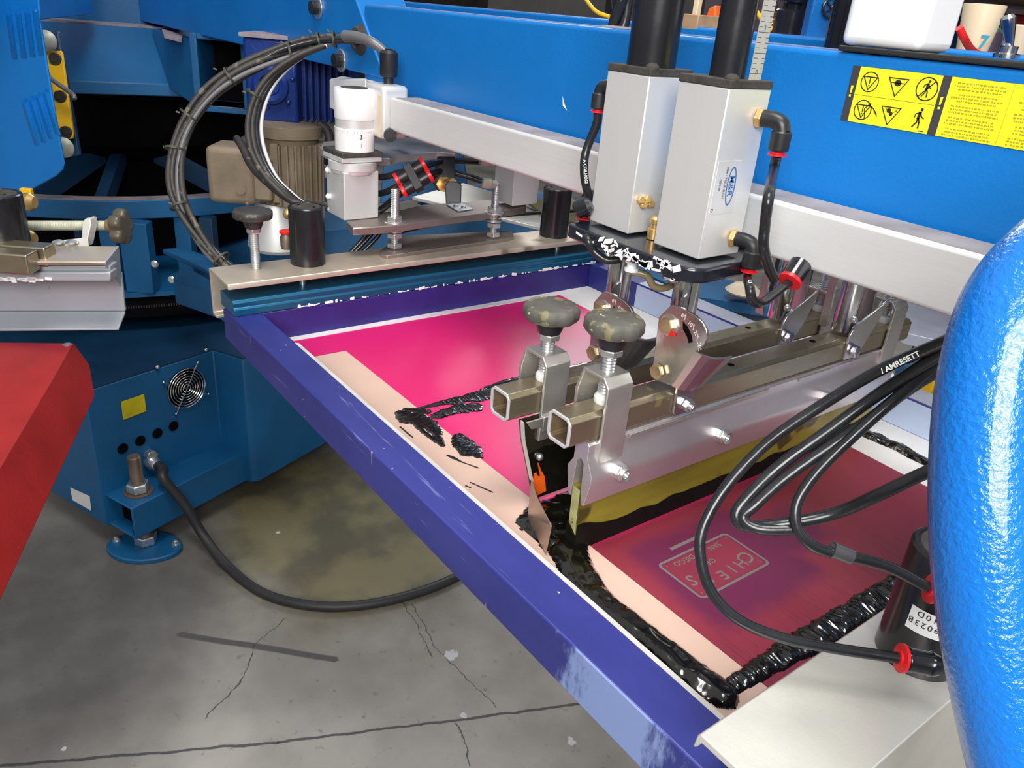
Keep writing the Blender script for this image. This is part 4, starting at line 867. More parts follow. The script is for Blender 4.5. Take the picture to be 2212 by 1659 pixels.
ink('ink_smear', 'ragged black ink smear on the magenta mesh at the left end of the flood bar',
    chain([(900, 884, .0022), (950, 872, .004), (985, 866, .009), (1030, 858, .010), (1075, 845, .014), (1130, 825, .014)]) + chain([(940, 900, .006), (975, 888, .010), (1022, 878, .010), (1030, 884, .006)]), .0007, .0008, .42, .3, 11, fine=(50, 520, 1.0))
ink('ink_smear', 'large black ink smear with pale gap lying across the peach tape strip',
    chain([(862, 893, .006), (890, 903, .014), (922, 915, .012), (945, 935, .006)]) + chain([(890, 905, .005), (915, 935, .003), (955, 962, .0035)]) + chain([(925, 905, .005), (942, 940, .004), (956, 958, .003)]) + chain([(880, 886, .005), (918, 890, .006)]), .0006, .0007, .45, .3, 15, fine=(520, 60, .7))
ink('ink_smear', 'smaller black ink smear half on magenta mesh, right of the large smear',
    chain([(990, 945, .008), (1002, 960, .013), (1022, 978, .010), (1036, 987, .005)]) + chain([(985, 965, .003), (1000, 982, .0025)]), .0006, .0007, .45, .3, 19, fine=(520, 60, .7))
ink('ink_smear', 'small thin black ink scribble on the peach tape below the large smear',
    chain([(966, 984, .001), (980, 990, .0022), (1000, 1000, .0009), (1034, 1012, .0008)]) + chain([(865, 923, .001), (892, 946, .0008)]) + chain([(1016, 1043, .0008), (1064, 1064, .0009)]) + chain([(1006, 1050, .0008), (1018, 1055, .0006)]), .0006, .0006, .2, .3, 23)
ink('ink_smear', 'jagged black ink line on the magenta mesh behind the flood bar tube',
    chain([(1050, 838, .003), (1085, 826, .003), (1150, 812, .004), (1210, 800, .004), (1300, 780, .005)]) + chain([(1380, 745, .008), (1420, 735, .008), (1475, 722, .006)]), .0016, .0009, .45, .5, 29)
# ------------------------------------------------------------------ hoses in the foreground
def hose(label, pts, r, m_='black_hose', name='air_hose', grp=None, cat='hose'):
    o = build(G().tube(pts, r, 16, 10), name, m_, None, 0, smooth=60); return tag(o, label, cat, grp)
DL = lambda L_: [dep(x, y, d) for x, y, d in L_]
h1 = hose('black air hose making the largest loop to the red ring at the cylinder foot', [V(0.020, .566, -0.110), V(0.020, .50, -0.115)] + DL([(2300, 655, .345), (2120, 700, .34), (2030, 742, .36), (1900, 800, .385), (1780, 872, .40), (1660, 955, .41), (1570, 1050, .415), (1520, 1135, .415), (1513, 1200, .415), (1535, 1275, .415), (1590, 1335, .415), (1680, 1375, .415), (1800, 1400, .415), (1940, 1421, .412)]), .0030)
h2 = hose('black air hose folded back sharply in the middle of the loop bundle', [V(0.005, .566, -0.110), V(0.008, .50, -0.121)] + DL([(2300, 670, .345), (2120, 720, .345), (2030, 765, .365), (1900, 850, .39), (1790, 930, .40), (1680, 1010, .405), (1605, 1085, .405), (1590, 1118, .405), (1612, 1136, .405), (1690, 1132, .40), (1800, 1110, .395), (1900, 1068, .38), (1990, 1025, .37), (2080, 990, .36)]), .0032)
h3 = hose('black air hose ending in the upper red ringed fitting of the black cylinder', [V(-0.010, .566, -0.110), V(-0.004, .50, -0.127)] + DL([(2300, 685, .345), (2120, 745, .35), (2030, 785, .37), (1930, 865, .385), (1840, 945, .392), (1765, 1020, .395), (1722, 1085, .395), (1722, 1140, .395), (1760, 1182, .395), (1830, 1200, .395), (1920, 1225, .395), (2004, 1268, .395)]), .0029)
h4 = hose('black air hose lying lowest in the bundle behind the blue tube', [V(-0.025, .566, -0.110), V(-0.016, .50, -0.133)] + DL([(2300, 700, .345), (2120, 760, .35), (2030, 800, .372), (1950, 850, .385), (1880, 905, .392), (1800, 960, .398), (1700, 1030, .402), (1632, 1090, .402), (1605, 1118, .403), (1640, 1142, .40), (1730, 1143, .398)]), .0030)
g = G(); a, c = dep(1797, 1187, .395), dep(1840, 1203, .395); g.cyl(a, c, .0040, n=20); g.lathe2([(.0030, 0), (.0046, 0), (.0046, .001), (.0030, .001)], a, c - a, 20); o = build(g, 'clear_sleeve', mat('sleeve_clear', (.07, .07, .075), .15) and 'sleeve_clear', h3)
g = G()
def letters(txt, o, u, v, sz): g.text(txt, o, u, v, sz, lift=0, bold=.0001)
a, c = dep(1903, 801, .380), dep(1994, 757, .367); u = (c - a).normalized(); nn = (-(a + c)).normalized(); v = nn.cross(u)
letters('/ AMRESETT', a + nn * .0034 - v * .0016, u, v, .0036); build(g, 'hose_print', 'engraving', h1, fixn=False)
# hose on the right of the near cylinder and its loop, hoses of the left cylinder
hose('black splashed air hose hanging from the upper right elbow of the near cylinder', [e1, e1 - V(0, 0, .01), dep(1661, 420, .50), dep(1652, 490, .51), dep(1650, 535, .515), dep(1662, 580, .53), dep(1672, 602, .54)], .0036)
hose('black air hose in a short loop under the lower elbow of the near cylinder', [e2, e2 - V(0, 0, .006), dep(1619, 618, .55), dep(1625, 648, .55), dep(1644, 655, .56), dep(1672, 636, .57), dep(1704, 610, .58)], .0034)
g = G(); c = dep(1707, 606, .58); ax = V(-.1, .6, .5).normalized(); t = thing('elbow_fitting', 'black push-in fitting with red ring under the rail right of the near cylinder', 'fitting', c); g.lathe([(.0045, -.002), (.0088, -.0015), (.0088, .0012), (.006, .0016)], c, ax, 24); build(g, 'release_ring', 'red_plastic', t); g = G(); g.lathe([(.0085, .0016), (.0085, .016), (.004, .018)], c, ax, 24); build(g, 'fitting_body', 'black_gloss', t)
hose('black printed air hose hanging from the upper left elbow of the far cylinder', [e3, e3 - V(0, 0, .01), dep(1265, 330, .66), dep(1262, 375, .66), dep(1268, 410, .665), dep(1276, 432, .67)], .0036)
hose('thin black hose curving under the mounting plate from the lower left elbow', [e4, e4 - V(0, 0, .008), dep(1267, 512, .64), dep(1282, 542, .64), dep(1310, 562, .64), dep(1340, 560, .64)], .0032)
def hprint(par, txt, a, c, r, sz):
    g = G(); u = (c - a).normalized(); nn = (-(a + c)).normalized(); v = nn.cross(u); g.text(txt, a + nn * (r + .0003) - v * sz * .35, u, v, sz, lift=0); build(g, 'hose_print', 'engraving', par, fixn=False)
hprint([o for o in S.objects if o.get('label', '').startswith('black printed air hose')][0], 'A COILHOSE', dep(1263, 345, .655), dep(1268, 410, .660), .0036, .0034)
hprint([o for o in S.objects if o.get('label', '').startswith('black air hose in a short loop')][0], 'USA', dep(1620, 604, .55), dep(1621, 640, .55), .0034, .0034)
# ------------------------------------------------------------------ big blue tube close to the camera
lo = dep(2285, 1880, .285)
g = G(); g.tube([V(.06, .570, -.075), V(.06, .55, -.075)] + DL([(2860, 330, .34), (2620, 385, .305), (2440, 460, .288), (2305, 545, .285), (2212, 640, .285), (2167, 745, .285), (2141, 880, .285), (2131, 1040, .285), (2134, 1200, .285), (2152, 1360, .285), (2180, 1510, .285), (2220, 1680, .285)]) + [lo, V(lo.x + .03, lo.y, lo.z - .14), V(lo.x + .05, lo.y, -.70), V(lo.x + .05, lo.y, -1.0), V(lo.x + .05, lo.y, FZ)], .0190, 64, 14)
o = build(g, 'guard_tube', 'blue_tube', None, 0, smooth=60); tag(o, 'thick bright blue bent guard tube at the right edge, closest to the viewer', 'guard tube')
# ------------------------------------------------------------------ cable bundle on the left
t = thing('cable_bundle', 'dusty tied bundle of black hoses looping from the beam grommet down to the rear clamp', 'cable bundle', dep(440, 500, 1.02))
main = [(782, 84, 1.13), (740, 84, 1.12), (680, 92, 1.10), (600, 116, 1.08), (520, 152, 1.07), (455, 200, 1.06), (408, 262, 1.06), (383, 330, 1.06), (380, 400, 1.06), (398, 460, 1.06), (440, 525, 1.06), (490, 575, 1.06), (540, 600, 1.06)]
for i, (dx, dy, r) in enumerate(((-13, -8, .0038), (-4, 2, .0042), (6, -4, .0036), (12, 7, .0040), (2, 12, .0032))):
    pts = [dep(x + dx * (1 - .4 * (k < 2)) + 3 * math.sin(k * 1.3 + i), y + dy * (1 if k > 1 else .6) + 2 * math.cos(k * 1.7 + i * 2), d + .006 * math.sin(i * 2.1 + k * .5)) for k, (x, y, d) in enumerate(main)]
    build(G().tube(pts, r * 1.05, 12, 8), 'hose', ('dusty_hose', 'dusty_hose', 'black_hose', 'dusty_hose', 'grey_hose')[i], t, smooth=60)
br = [(700, 100, 1.09), (650, 120, 1.08), (600, 155, 1.08), (566, 200, 1.08), (548, 260, 1.08), (553, 320, 1.08), (578, 375, 1.08), (612, 412, 1.08), (650, 440, 1.09), (700, 448, 1.09)]
for i, (dx, r, m_) in enumerate(((-12, .0040, 'dusty_hose'), (-2, .0040, 'dusty_hose'), (7, .0038, 'black_hose'), (17, .0026, 'white_hose'))):
    pts = [dep(x + dx * min(1, .3 + k * .3), y + dx * .25 * (1 if k > 5 else -.2), d + .004 * i) for k, (x, y, d) in enumerate(br)]
    build(G().tube(pts, r * 1.05, 12, 8), 'hose', m_, t, smooth=60)
for (x, y, d, ax) in ((630, 112, 1.085, (4, -1)), (497, 165, 1.065, (3, -2)), (408, 250, 1.055, (1, -1.3)), (377, 322, 1.055, (.1, -1)), (388, 445, 1.055, (-.4, -1)), (478, 560, 1.055, (-1, -1)), (690, 88, 1.1, (4, -1)), (722, 86, 1.11, (4, -.4)), (548, 205, 1.075, (.6, -1))):
    c = dep(x, y, d); a = dep(x + ax[0] * 10, y + ax[1] * 10, d) - c; g = G(); rr_ = .0128 if x < 640 else .011
    if (x, y) == (548, 205): rr_ = .0115; 
    g.lathe2([(rr_ - .0008, -.0014), (rr_ + .0006, -.0014), (rr_ + .0006, .0014), (rr_ - .0008, .0014)], c, a, 28)
    side = dep(x - abs(ax[1]) * 12 - 8, y - abs(ax[0]) * 4 - 4, d - .004); g.obox(side, side - c, a, (side - c).cross(a), .0024, .0012, .0010)
    build(g, 'cable_tie', mat('tie', (.05, .05, .03), .5, 0, .2, 60) and 'tie', t)
hose('thick grey brown motor cable sagging from the terminal box behind the dial', DL([(512, 300, 1.25), (524, 318, 1.22), (545, 360, 1.2), (585, 400, 1.18), (630, 432, 1.16), (690, 446, 1.15), (740, 440, 1.15)]), .0062, 'dusty_hose', 'motor_cable', cat='cable')
# connector block with red rings behind the dial block
t = thing('hose_connector', 'black double hose connector with four red rings right of the dial block', 'hose connector', dep(895, 385, 1.08))
c = dep(893, 384, 1.08); ax = (dep(930, 362, 1.08) - c).normalized(); up = (dep(880, 360, 1.08) - c).normalized()
g = G(); 
for s_ in (-1, 1): g.cyl(c - ax * .019 + up * .0085 * s_, c + ax * .019 + up * .0085 * s_, .0092, n=20)
g.obox(c, ax, up, ax.cross(up), .006, .019, .010); build(g, 'body', 'black_plastic', t, .0008)
for s_ in (-1, 1):
    for e_ in (-1, 1): g = G(); g.lathe([(.0098, 0), (.0102, .001), (.0098, .005), (.006, .0055)], c + ax * .0185 * e_ + up * .0088 * s_, ax * e_, 20); build(g, 'red_ring', 'red_plastic', t)
hose('black hose from the dial block into the upper port of the red ringed connector', DL([(800, 382, 1.1), (830, 382, 1.09), (858, 374, 1.08), (872, 372, 1.08)]), .0045, grp=None)
hose('black hose from the dial block into the lower port of the red ringed connector', DL([(800, 420, 1.12), (830, 416, 1.10), (860, 402, 1.08), (876, 398, 1.08)]), .0045)
hose('black hose leaving the connector to the right behind the black bracket', DL([(912, 362, 1.08), (950, 350, 1.12), (1000, 348, 1.15), (1040, 350, 1.16)]), .0045)
hose('black hose sloping right from the connector to a pale fitting', DL([(914, 380, 1.08), (960, 370, 1.13), (1000, 378, 1.14), (1045, 392, 1.14)]), .0045)
for i, (x0, x1) in enumerate(((770, 800), (778, 812), (795, 830))): hose('thin black hose dropping under the dial block, %s of three from the left' % ('first', 'second', 'last')[i], DL([(x1 + 20, 470, 1.14), (x1, 492, 1.13), ((x0 + x1) / 2, 515, 1.13), (x0 - 15, 548, 1.13)]), .0032)
hose('black hose running level under the tie plate towards the right', DL([(870, 500, 1.2), (940, 485, 1.26), (1050, 470, 1.32), (1130, 462, 1.38), (1250, 455, 1.46)]), .0035)
hose('black hose rising towards the studs from the red ringed connector', DL([(800, 470, 1.12), (830, 448, 1.12), (862, 420, 1.1), (880, 405, 1.09)]), .005)
for x, y, lb in ((1048, 348, 'upper'), (1052, 396, 'lower')):
    g = G(); c = dep(x, y, 1.14); g.lathe([(.006, -.008), (.0075, -.007), (.0075, .006), (.0062, .007), (.0062, .014)], c, (.3, .9, -.1), 16)
    o = build(g, 'hose_fitting', 'bolt_pale', None, .0004); tag(o, '%s of two dusty pale push-in fittings left of the guide block' % lb, 'fitting', 'pale fittings')
# ------------------------------------------------------------------ gear motor under the arm
HR, HF = V(.594, .804, 0), V(-.804, .594, 0)
mc = dep(628, 350, 1.42); t = thing('gear_motor', 'dusty brown finned electric motor with blue gearbox under the blue beam', 'motor', (mc.x, mc.y, dep(628, 445, 1.42).z))
zt, zb_ = dep(628, 262, 1.42).z, dep(628, 440, 1.42).z; R_ = .054
g = G(); g.lathe([(R_ * .9, zb_ - .004), (R_ * .92, zb_), (R_ * .92, zt - .022), (R_ * 1.06, zt - .020), (R_ * 1.08, zt)], (mc.x, mc.y, 0), (0, 0, 1), 48)
for k in range(26):
    an = 6.28319 * k / 26; d = V(math.cos(an), math.sin(an), 0); g.obox(V(mc.x, mc.y, (zb_ + zt - .03) / 2) + d * R_ * .98, d, V(-d.y, d.x, 0), (0, 0, 1), .006, .0016, (zt - .03 - zb_) / 2)
g.obox(V(mc.x, mc.y, (zb_ + zt) / 2 - .01) - HF * (R_ + .004) - HR * .012, HR, HF, (0, 0, 1), .006, .006, .05); build(g, 'motor_body', 'motor_brown', t, .0005)
g = G(); g.lathe([(.050, zb_ - .095), (.056, zb_ - .088), (.050, zb_ - .045), (.036, zb_ - .006)], (mc.x - .022, mc.y - .022, 0), (0, 0, 1), 40); build(g, 'bell_housing', 'aluminium_z', t)
tb = dep(512, 372, 1.38); g = G()
g.obox(tb, HR, HF, (0, 0, 1), .040, .040, .048); tbx = build(g, 'terminal_box', 'motor_brown', t, .010, 4)
g = G(); g.obox(tb + HR * .052 - V(0, 0, .004), HR, HF, (0, 0, 1), .016, .032, .036); build(g, 'box_neck', 'motor_brown', t, .004)
g = G(); g.lathe([(.009, 0), (.009, .003)], tb - HF * .040 + HR * .018 - V(0, 0, .02), -HF, 24); g.sph(tb - HF * .036 + HR * .026 - V(0, 0, .045), .004, 8); build(g, 'plugs', 'motor_brown', tbx)
g = G(); g.lathe([(.012, 0), (.014, .004), (.014, .012), (.009, .018)], tb + HR * .02 + V(0, 0, .044), (.2, .2, 1), 20); build(g, 'cable_gland', 'dusty_black', tbx)
gb = dep(600, 172, 1.42); w2 = .046; hz = (dep(600, 80, 1.42).z - dep(600, 265, 1.42).z) / 2
g = G(); g.obox(gb, HR, HF, (0, 0, 1), w2, .045, hz); gbx = build(g, 'gearbox', 'gearbox_blue', t, .006, 3)
g = G(); g.lathe2([(.018, 0), (.032, 0), (.032, .010), (.026, .013), (.018, .010)], gb - HF * .045 - V(0, 0, .005), -HF, 36); g.lathe([(.016, .0), (.016, .004)], gb - HF * .045 - V(0, 0, .005), -HF, 28)
for k in range(6): an = 6.283 * k / 6 + .3; g.sph(gb - HF * .046 + HR * .040 * math.cos(an) + V(0, 0, .040 * math.sin(an) - .005), .0045, 8)
build(g, 'output_flange', 'gearbox_blue', gbx)
g = G(); g.obox(gb + V(0, 0, hz + .003), HR, HF, (0, 0, 1), w2 + .004, .05, .0035); build(g, 'dusty_lid', 'dust', gbx, .001)
fc = dep(712, 178, 1.44); g = G(); g.obox(fc, HR, HF, (0, 0, 1), .050, .03, .062)
for k in range(9): g.obox(fc - HF * .036 + HR * (-.046 + k * .0115), HR, HF, (0, 0, 1), .0022, .012, .066)
build(g, 'cooling_fins', 'gearbox_blue', t, .0008)
c_ = dep(690, 268, 1.4); build(G().tube([c_, dep(705, 280, 1.4), dep(712, 300, 1.4), dep(708, 330, 1.4)], .008, 12, 6), 'hose', 'dusty_hose', t)
# ------------------------------------------------------------------ hub, neighbour arms
def rot(p, deg): a_ = math.radians(deg); x, y = p[0] - CX, p[1] - CY; return V(CX + x * math.cos(a_) - y * math.sin(a_), CY + x * math.sin(a_) + y * math.cos(a_), p[2])
t = thing('press_hub', 'faceted shaded blue central hub in the far left background', 'machine hub', (CX, CY, -.30))
off = -11.25; f16 = 11.25
def ring16(r, z, n=16): return [pol(r / math.cos(math.radians(180 / n)) if False else r, off - 180 / n + 360 / n * k, z) for k in range(n)]
def loft(g, rings, caps=True):
    n = len(rings[0]); b0 = len(g.v); vs = [p for r_ in rings for p in r_]; fs = []
    for j in range(len(rings) - 1):
        for i in range(n): fs.append([j * n + i, j * n + (i + 1) % n, (j + 1) * n + (i + 1) % n, (j + 1) * n + i])
    if caps: fs += [list(range(n))[::-1], [(len(rings) - 1) * n + i for i in range(n)]]
    return g.add(vs, fs)
zA, zB, zC_ = onx(250, 57, CX + .51).z, onx(258, 180, CX + .675).z, onx(258, 207, CX + .675).z
g = loft(G(), [ring16(.69, zC_), ring16(.69, zB), ring16(.52, zA)]); build(g, 'cone_cover', 'blue_shaded', t, .002, smooth=15)
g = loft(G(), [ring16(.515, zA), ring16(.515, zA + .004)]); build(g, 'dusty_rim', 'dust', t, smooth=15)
g = loft(G(), [ring16(.40, zA), ring16(.40, .12)]); build(g, 'upper_drum', 'blue_shaded', t, .001, smooth=15)
g = G(); g.lathe([(.40, -.72), (.40, -.46), (.52, -.40), (.52, zC_)], (CX, CY, 0), (0, 0, 1), 48); build(g, 'shade_core', 'void_black', t)  # black drum added to paint the dark void below the hub
g = G()
for a_, b_ in ((-40, -25), (-22, -18), (-5, 14)):
    q0, q1 = pol(.42, b_ if a_ < -20 else a_, -.41), pol(.60, a_ if a_ < -20 else b_, -.52); g = G(); g.prism([q0, q0 - V(0, 0, .05), q1 - V(0, 0, .05), q1], HR * .03); build(g, 'brace', 'blue_dark', t)
g = G(); g.lathe([(.60, zC_ - .02), (.60, zC_)], (CX, CY, 0), (0, 0, 1), 48); build(g, 'shade_underside', 'void_black', t)  # black disc standing in for the shade under the cone
for k, lb in ((-22.5, 'neighbouring blue arm crossing the upper left corner'), (-45, 'blue arm pointing away at the very top left')):
    P = [(-2.22, AY, -.085), (-1.25, AY, -.085), (-1.05, AY, .06), (-2.22, AY, .06)] if k == -22.5 else [(-2.45, AY, -.07), (-1.3, AY, -.07), (-1.3, AY, .06), (-2.45, AY, .06)]
    g = G(); d = rot((0, AY + .08, 0), k) - rot((0, AY, 0), k); g.prism([rot(p, k) for p in P], d); o = build(g, 'press_boom', 'blue_paint', None, .002); tag(o, lb, 'machine arm')
# hollow mounting box under our arm
t = thing('arm_mount', 'open blue mounting box with a black opening under the beam at the hub', 'mount', (-1.8, .62, -.27))
mc2 = dep(478, 160, 1.74); hw, hh2 = .047, .068
g = G()
for a_, b_, w1, w2 in ((HR * -(hw + .008), V(0, 0, 0), .008, hh2 + .012), (HR * (hw + .016), V(0, 0, 0), .016, hh2 + .012)): g.obox(mc2 + a_ + HF * .05, HR, HF, (0, 0, 1), w1, .055, w2)
g.obox(mc2 + V(0, 0, hh2 + .006) + HF * .05, HR, HF, (0, 0, 1), hw, .055, .006); g.obox(mc2 - V(0, 0, hh2 + .006) + HF * .045, HR, HF, (0, 0, 1), hw + .014, .065, .006); build(g, 'box_walls', 'blue_shaded', t, .002)
g = G(); g.obox(mc2 + HF * .1, HR, HF, (0, 0, 1), hw, .004, hh2); build(g, 'inside_shade', 'void_black', t)  # black back plate paints the shade inside the box
g = G(); g.obox(mc2 - V(0, 0, hh2 - .0006) + HF * .03, HR, HF, (0, 0, 1), hw, .045, .0006); build(g, 'dusty_floor', 'dust', t)
pA, pB, pC, pD = dep(328, 62, 1.95), dep(428, 88, 1.76), dep(428, 232, 1.76), dep(366, 190, 1.90)
g.prism([pA, pB, pC, pD], HF * .03); build(g, 'side_wing', 'blue_shaded', t, .002)
pE, pF = dep(180, 58, 1.95), dep(120, 70, 1.9); g = G(); g.prism([dep(176, 58, 1.95), dep(118, 66, 1.88), dep(118, 200, 1.88), dep(152, 184, 1.93)], HF * .03); build(g, 'left_wing', 'blue_shaded', t, .002)
g = G(); g.prism([dep(355, 82, 1.8), dep(392, 92, 1.78), dep(396, 80, 1.86), dep(350, 68, 1.9)], V(0, 0, .006)); build(g, 'dust_strip', 'dust', t)
# ------------------------------------------------------------------ carousel below the hub
zr = onx(300, 434, CX + .66).z; zr2 = onx(300, 474, CX + .66).z
t = thing('ring_beam', 'blue dusty topped ring beam curving across the left background', 'ring beam', (CX, CY, zr2))
g = G(); g.lathe2([(.625, zr2), (.672, zr2), (.672, zr), (.625, zr)], (CX, CY, 0), (0, 0, 1), 128); build(g, 'ring', 'blue_shaded', t, .002)
g = G(); g.lathe2([(.628, zr), (.670, zr), (.670, zr + .0012), (.628, zr + .0012)], (CX, CY, 0), (0, 0, 1), 128); build(g, 'dust_layer', 'dust', t)
zl = onx(300, 628, CX + .67).z; zl2 = onx(300, 690, CX + .69).z
for k, (x, w, m_) in enumerate(((190, 30, 'blue_dark'), (245, 34, 'blue_shaded'), (300, 60, 'blue_shaded'), (405, 34, 'blue_shaded'), (455, 30, 'blue_dark'))):
    p = dep(x, 550, 2.02 if k in (1, 2) else 2.12); g = G(); g.obox(V(p.x, p.y, (zr2 + zl) / 2), HR, HF, (0, 0, 1), w / 1691 * 1.0, .02, (zr2 - zl) / 2)
    o = build(g, 'ring_post', m_, None, .002); tag(o, ('leftmost dark', 'narrow blue', 'widest blue', 'blue', 'rightmost dark')[k] + ' upright post between ring beam and lower rim, left background', 'post', 'posts under the ring beam')
t = thing('turntable', 'blue rimmed turntable with black toothed belt above the base cabinet', 'turntable', (CX, CY, zl2))
g = G(); g.lathe([(.70, zl2), (.70, zl2 + .045), (.69, zl - .012)], (CX, CY, 0), (0, 0, 1), 128); build(g, 'black_belt_wheel', 'void_black', t)
g = G(); g.lathe([(.71, zl - .012), (.71, zl), (.66, zl)], (CX, CY, 0), (0, 0, 1), 128); build(g, 'rim', 'blue_shaded', t)
g = G()
for k in range(150): a_ = math.radians(-40 + k * .5); d = V(math.cos(a_), math.sin(a_), 0); g.obox(V(CX, CY, zl2 + .03) + d * .7005, d, V(-d.y, d.x, 0), (0, 0, 1), .0012, .0012, .0035)
build(g, 'belt_teeth', 'dusty_black', t)
g = G(); g.prism([dep(352, 548, 1.85), dep(400, 545, 1.95), dep(500, 585, 1.7), dep(560, 640, 1.55), dep(540, 655, 1.5), dep(440, 590, 1.7)], (0, 0, .012)); g.prism([dep(375, 590, 1.75), dep(400, 575, 1.75), dep(520, 640, 1.5), dep(560, 690, 1.5), dep(470, 640, 1.6), dep(375, 610, 1.75)], (0, 0, -.05)); build(g, 'pallet_arm', 'blue_shaded', t, .002)
for x, y in ((227, 582), (335, 570), (372, 604)): c = dep(x, y, 1.78); g = G(); g.lathe([(.008, 0), (.009, .003), (.006, .006)], c, -HF, 16); build(g, 'bolt_head', 'zinc', t)
# blue beams seen under the rail (behind the studs)
for k, (pts, lb) in enumerate((([(1040, 400), (1240, 430), (1250, 470), (1010, 480), (900, 440)], 'pale dusty blue plate far below the aluminium rail'),
                  ([(700, 500), (1130, 470), (1260, 500), (1240, 545), (700, 620)], 'blue beam seen between the tie plate and the clamp'), ([(830, 335), (1000, 330), (1010, 420), (820, 440)], 'blue upright plate behind the hose connector'))):
    g = G(); d_ = (1.75, 1.7, 1.7)[k]; g.prism([dep(x, y, d_) for x, y in pts], HF * .03); o = build(g, 'machine_plate', 'blue_shaded', None, .002); tag(o, lb, 'machine plate')
g = G(); g.prism([dep(890, 425, 1.45), dep(1000, 395, 1.62), dep(1250, 470, 1.55), dep(1270, 500, 1.42), dep(1200, 500, 1.42), dep(1050, 462, 1.45)], (0, 0, -.006)); o = build(g, 'machine_plate', 'clamp_silver', None, .001); tag(o, 'pale metal plate with round hole behind the rear clamp', 'machine plate')
g = G(); g.prism([dep(1130, 430, 1.52), dep(1240, 430, 1.52), dep(1290, 470, 1.44), dep(1200, 480, 1.44)], (0, 0, -.004)); o = build(g, 'machine_plate', mat('olive', (.24, .22, .10), .6, 0, .3, 12) and 'olive', None, .001); tag(o, 'olive stained plate right of the guide block', 'machine plate')
# ------------------------------------------------------------------ base cabinet
CB, CT = -1.235, -.861
Lc, Cn = onz(60, 1030, CB), onz(232, 1138, CB); R1 = onz(460, 757, CT); R2 = onz(540, 800, CT); R2b = onz(560, 1040, CB); R3 = onz(760, 925, CB)
t = thing('base_cabinet', 'shaded blue machine base cabinet standing on the floor at the left', 'cabinet', (-2.3, .5, CB))
n_l = (Cn - Lc).normalized(); Lf = Lc - n_l * .5; dR = (R3 - R2b).normalized(); Rf = R3 + dR * .9
XY = lambda p: (p.x, p.y)
poly = [XY(Lf), XY(Cn), (R1.x, R1.y), (R2b.x - .004, R2b.y - .02), XY(R2b), XY(Rf), (Rf.x - 1.2, Rf.y - .2), (Lf.x - .8, Lf.y + .3)]
g = G(); g.prism([V(x, y, CB) for x, y in poly], (0, 0, CT - CB)); cab = build(g, 'shell', 'blue_shaded', t, .003)
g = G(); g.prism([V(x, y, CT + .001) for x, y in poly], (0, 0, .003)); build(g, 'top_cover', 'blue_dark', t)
pn = V(R1.y - Cn.y, -(R1.x - Cn.x), 0).normalized(); pu = V(R1.x - Cn.x, R1.y - Cn.y, 0).normalized()      # panel normal and direction
def onpan(x, y, l=.002): return onp(x, y, V(Cn.x, Cn.y, -1) + pn * l, pn)
fcn = onpan(402, 838, .003); fr_ = .030 * 1.0
fr_ = (onpan(441, 825, .003) - fcn).length
g = G(); g.lathe([(fr_ * .98, 0), (fr_ * .98, .001)], fcn - pn * .0025, pn, 40); build(g, 'fan_opening', 'void_black', cab)
g = G()
for k in range(7):
    r_ = fr_ * (.2 + .8 * k / 6); g.lathe2([(r_ + .0013 * math.cos(a_), .004 + .0013 * math.sin(a_)) for a_ in (0, 1.57, 3.14, 4.71)], fcn, pn, 40)
for an in (58, 148):
    d = pu * math.cos(math.radians(an)) + V(0, 0, 1) * math.sin(math.radians(an)); g.tube([fcn - d * fr_ * 1.32 + pn * .004, fcn + d * fr_ * 1.32 + pn * .004], .0014, 8, 1)
    for s_ in (-1, 1): g.sph(fcn + d * fr_ * 1.34 * s_ + pn * .003, .0038, 8)
build(g, 'fan_guard', 'chrome', cab)
g = G(); g.prism([onpan(*q) for q in ((261, 868), (311, 851), (316, 888), (266, 907))], pn * .0006); build(g, 'yellow_label', mat('label_ochre', (.62, .52, .01), .5, 0, .2, 30) and 'label_ochre', cab)
for x, y in ((265, 969), (303, 952), (340, 936), (375, 920)): g = G(); g.lathe([(.0135, 0), (.0135, .001)], onpan(x, y, .0015), pn, 28); build(g, 'knockout_hole', 'void_black', cab)
ln = V(n_l.y, -n_l.x, 0); 
g = G(); g.prism([onp(x, y, Cn + ln * .001, ln) for x, y in ((152, 1053), (194, 1072), (197, 1103), (157, 1080))], ln * .0006); build(g, 'white_sticker', 'label_white', cab)
g = G()
for x, y in ((340, 793), (445, 756)): g.sph(onz(x, y, CT + .006), .005, 8)
build(g, 'top_screws', 'zinc', cab)
# outrigger foot tube
A_ = onz(294, 1167, CB); B_ = onz(543, 1033, CB); Wd_ = onz(240, 1130, CB); dt = (B_ - A_).normalized(); wt = V(-dt.y, dt.x, 0); 
if wt.dot(Wd_ - A_) < 0: wt = -wt
ww = abs((Wd_ - A_).dot(wt)); hh = onx(284, 1099, A_.x).z - CB; L_ = (B_ - A_).length
t2 = thing('outrigger_foot', 'blue square tube outrigger with levelling bolt and foot pad on the floor', 'foot', A_ + V(0, 0, FZ - CB))
def W_(s_, u_, z): p = A_ + dt * s_ + wt * u_; return V(p.x, p.y, CB + z)
g = G(); w_ = .006
o4 = [(0, 0), (ww, 0), (ww, hh), (0, hh)]; i4 = [(w_, w_), (ww - w_, w_), (ww - w_, hh - w_), (w_, hh - w_)]
v = [W_(0, *q) for q in o4] + [W_(L_, *q) for q in o4] + [W_(0, *q) for q in i4] + [W_(L_, *q) for q in i4]; f = []
for k in range(4): j = (k + 1) % 4; f += [[k, j, 4 + j, 4 + k], [8 + j, 8 + k, 12 + k, 12 + j], [j, k, 8 + k, 8 + j], [4 + k, 4 + j, 12 + j, 12 + k]]
g.add(v, f); build(g, 'square_tube', 'blue_shaded', t2, .003)
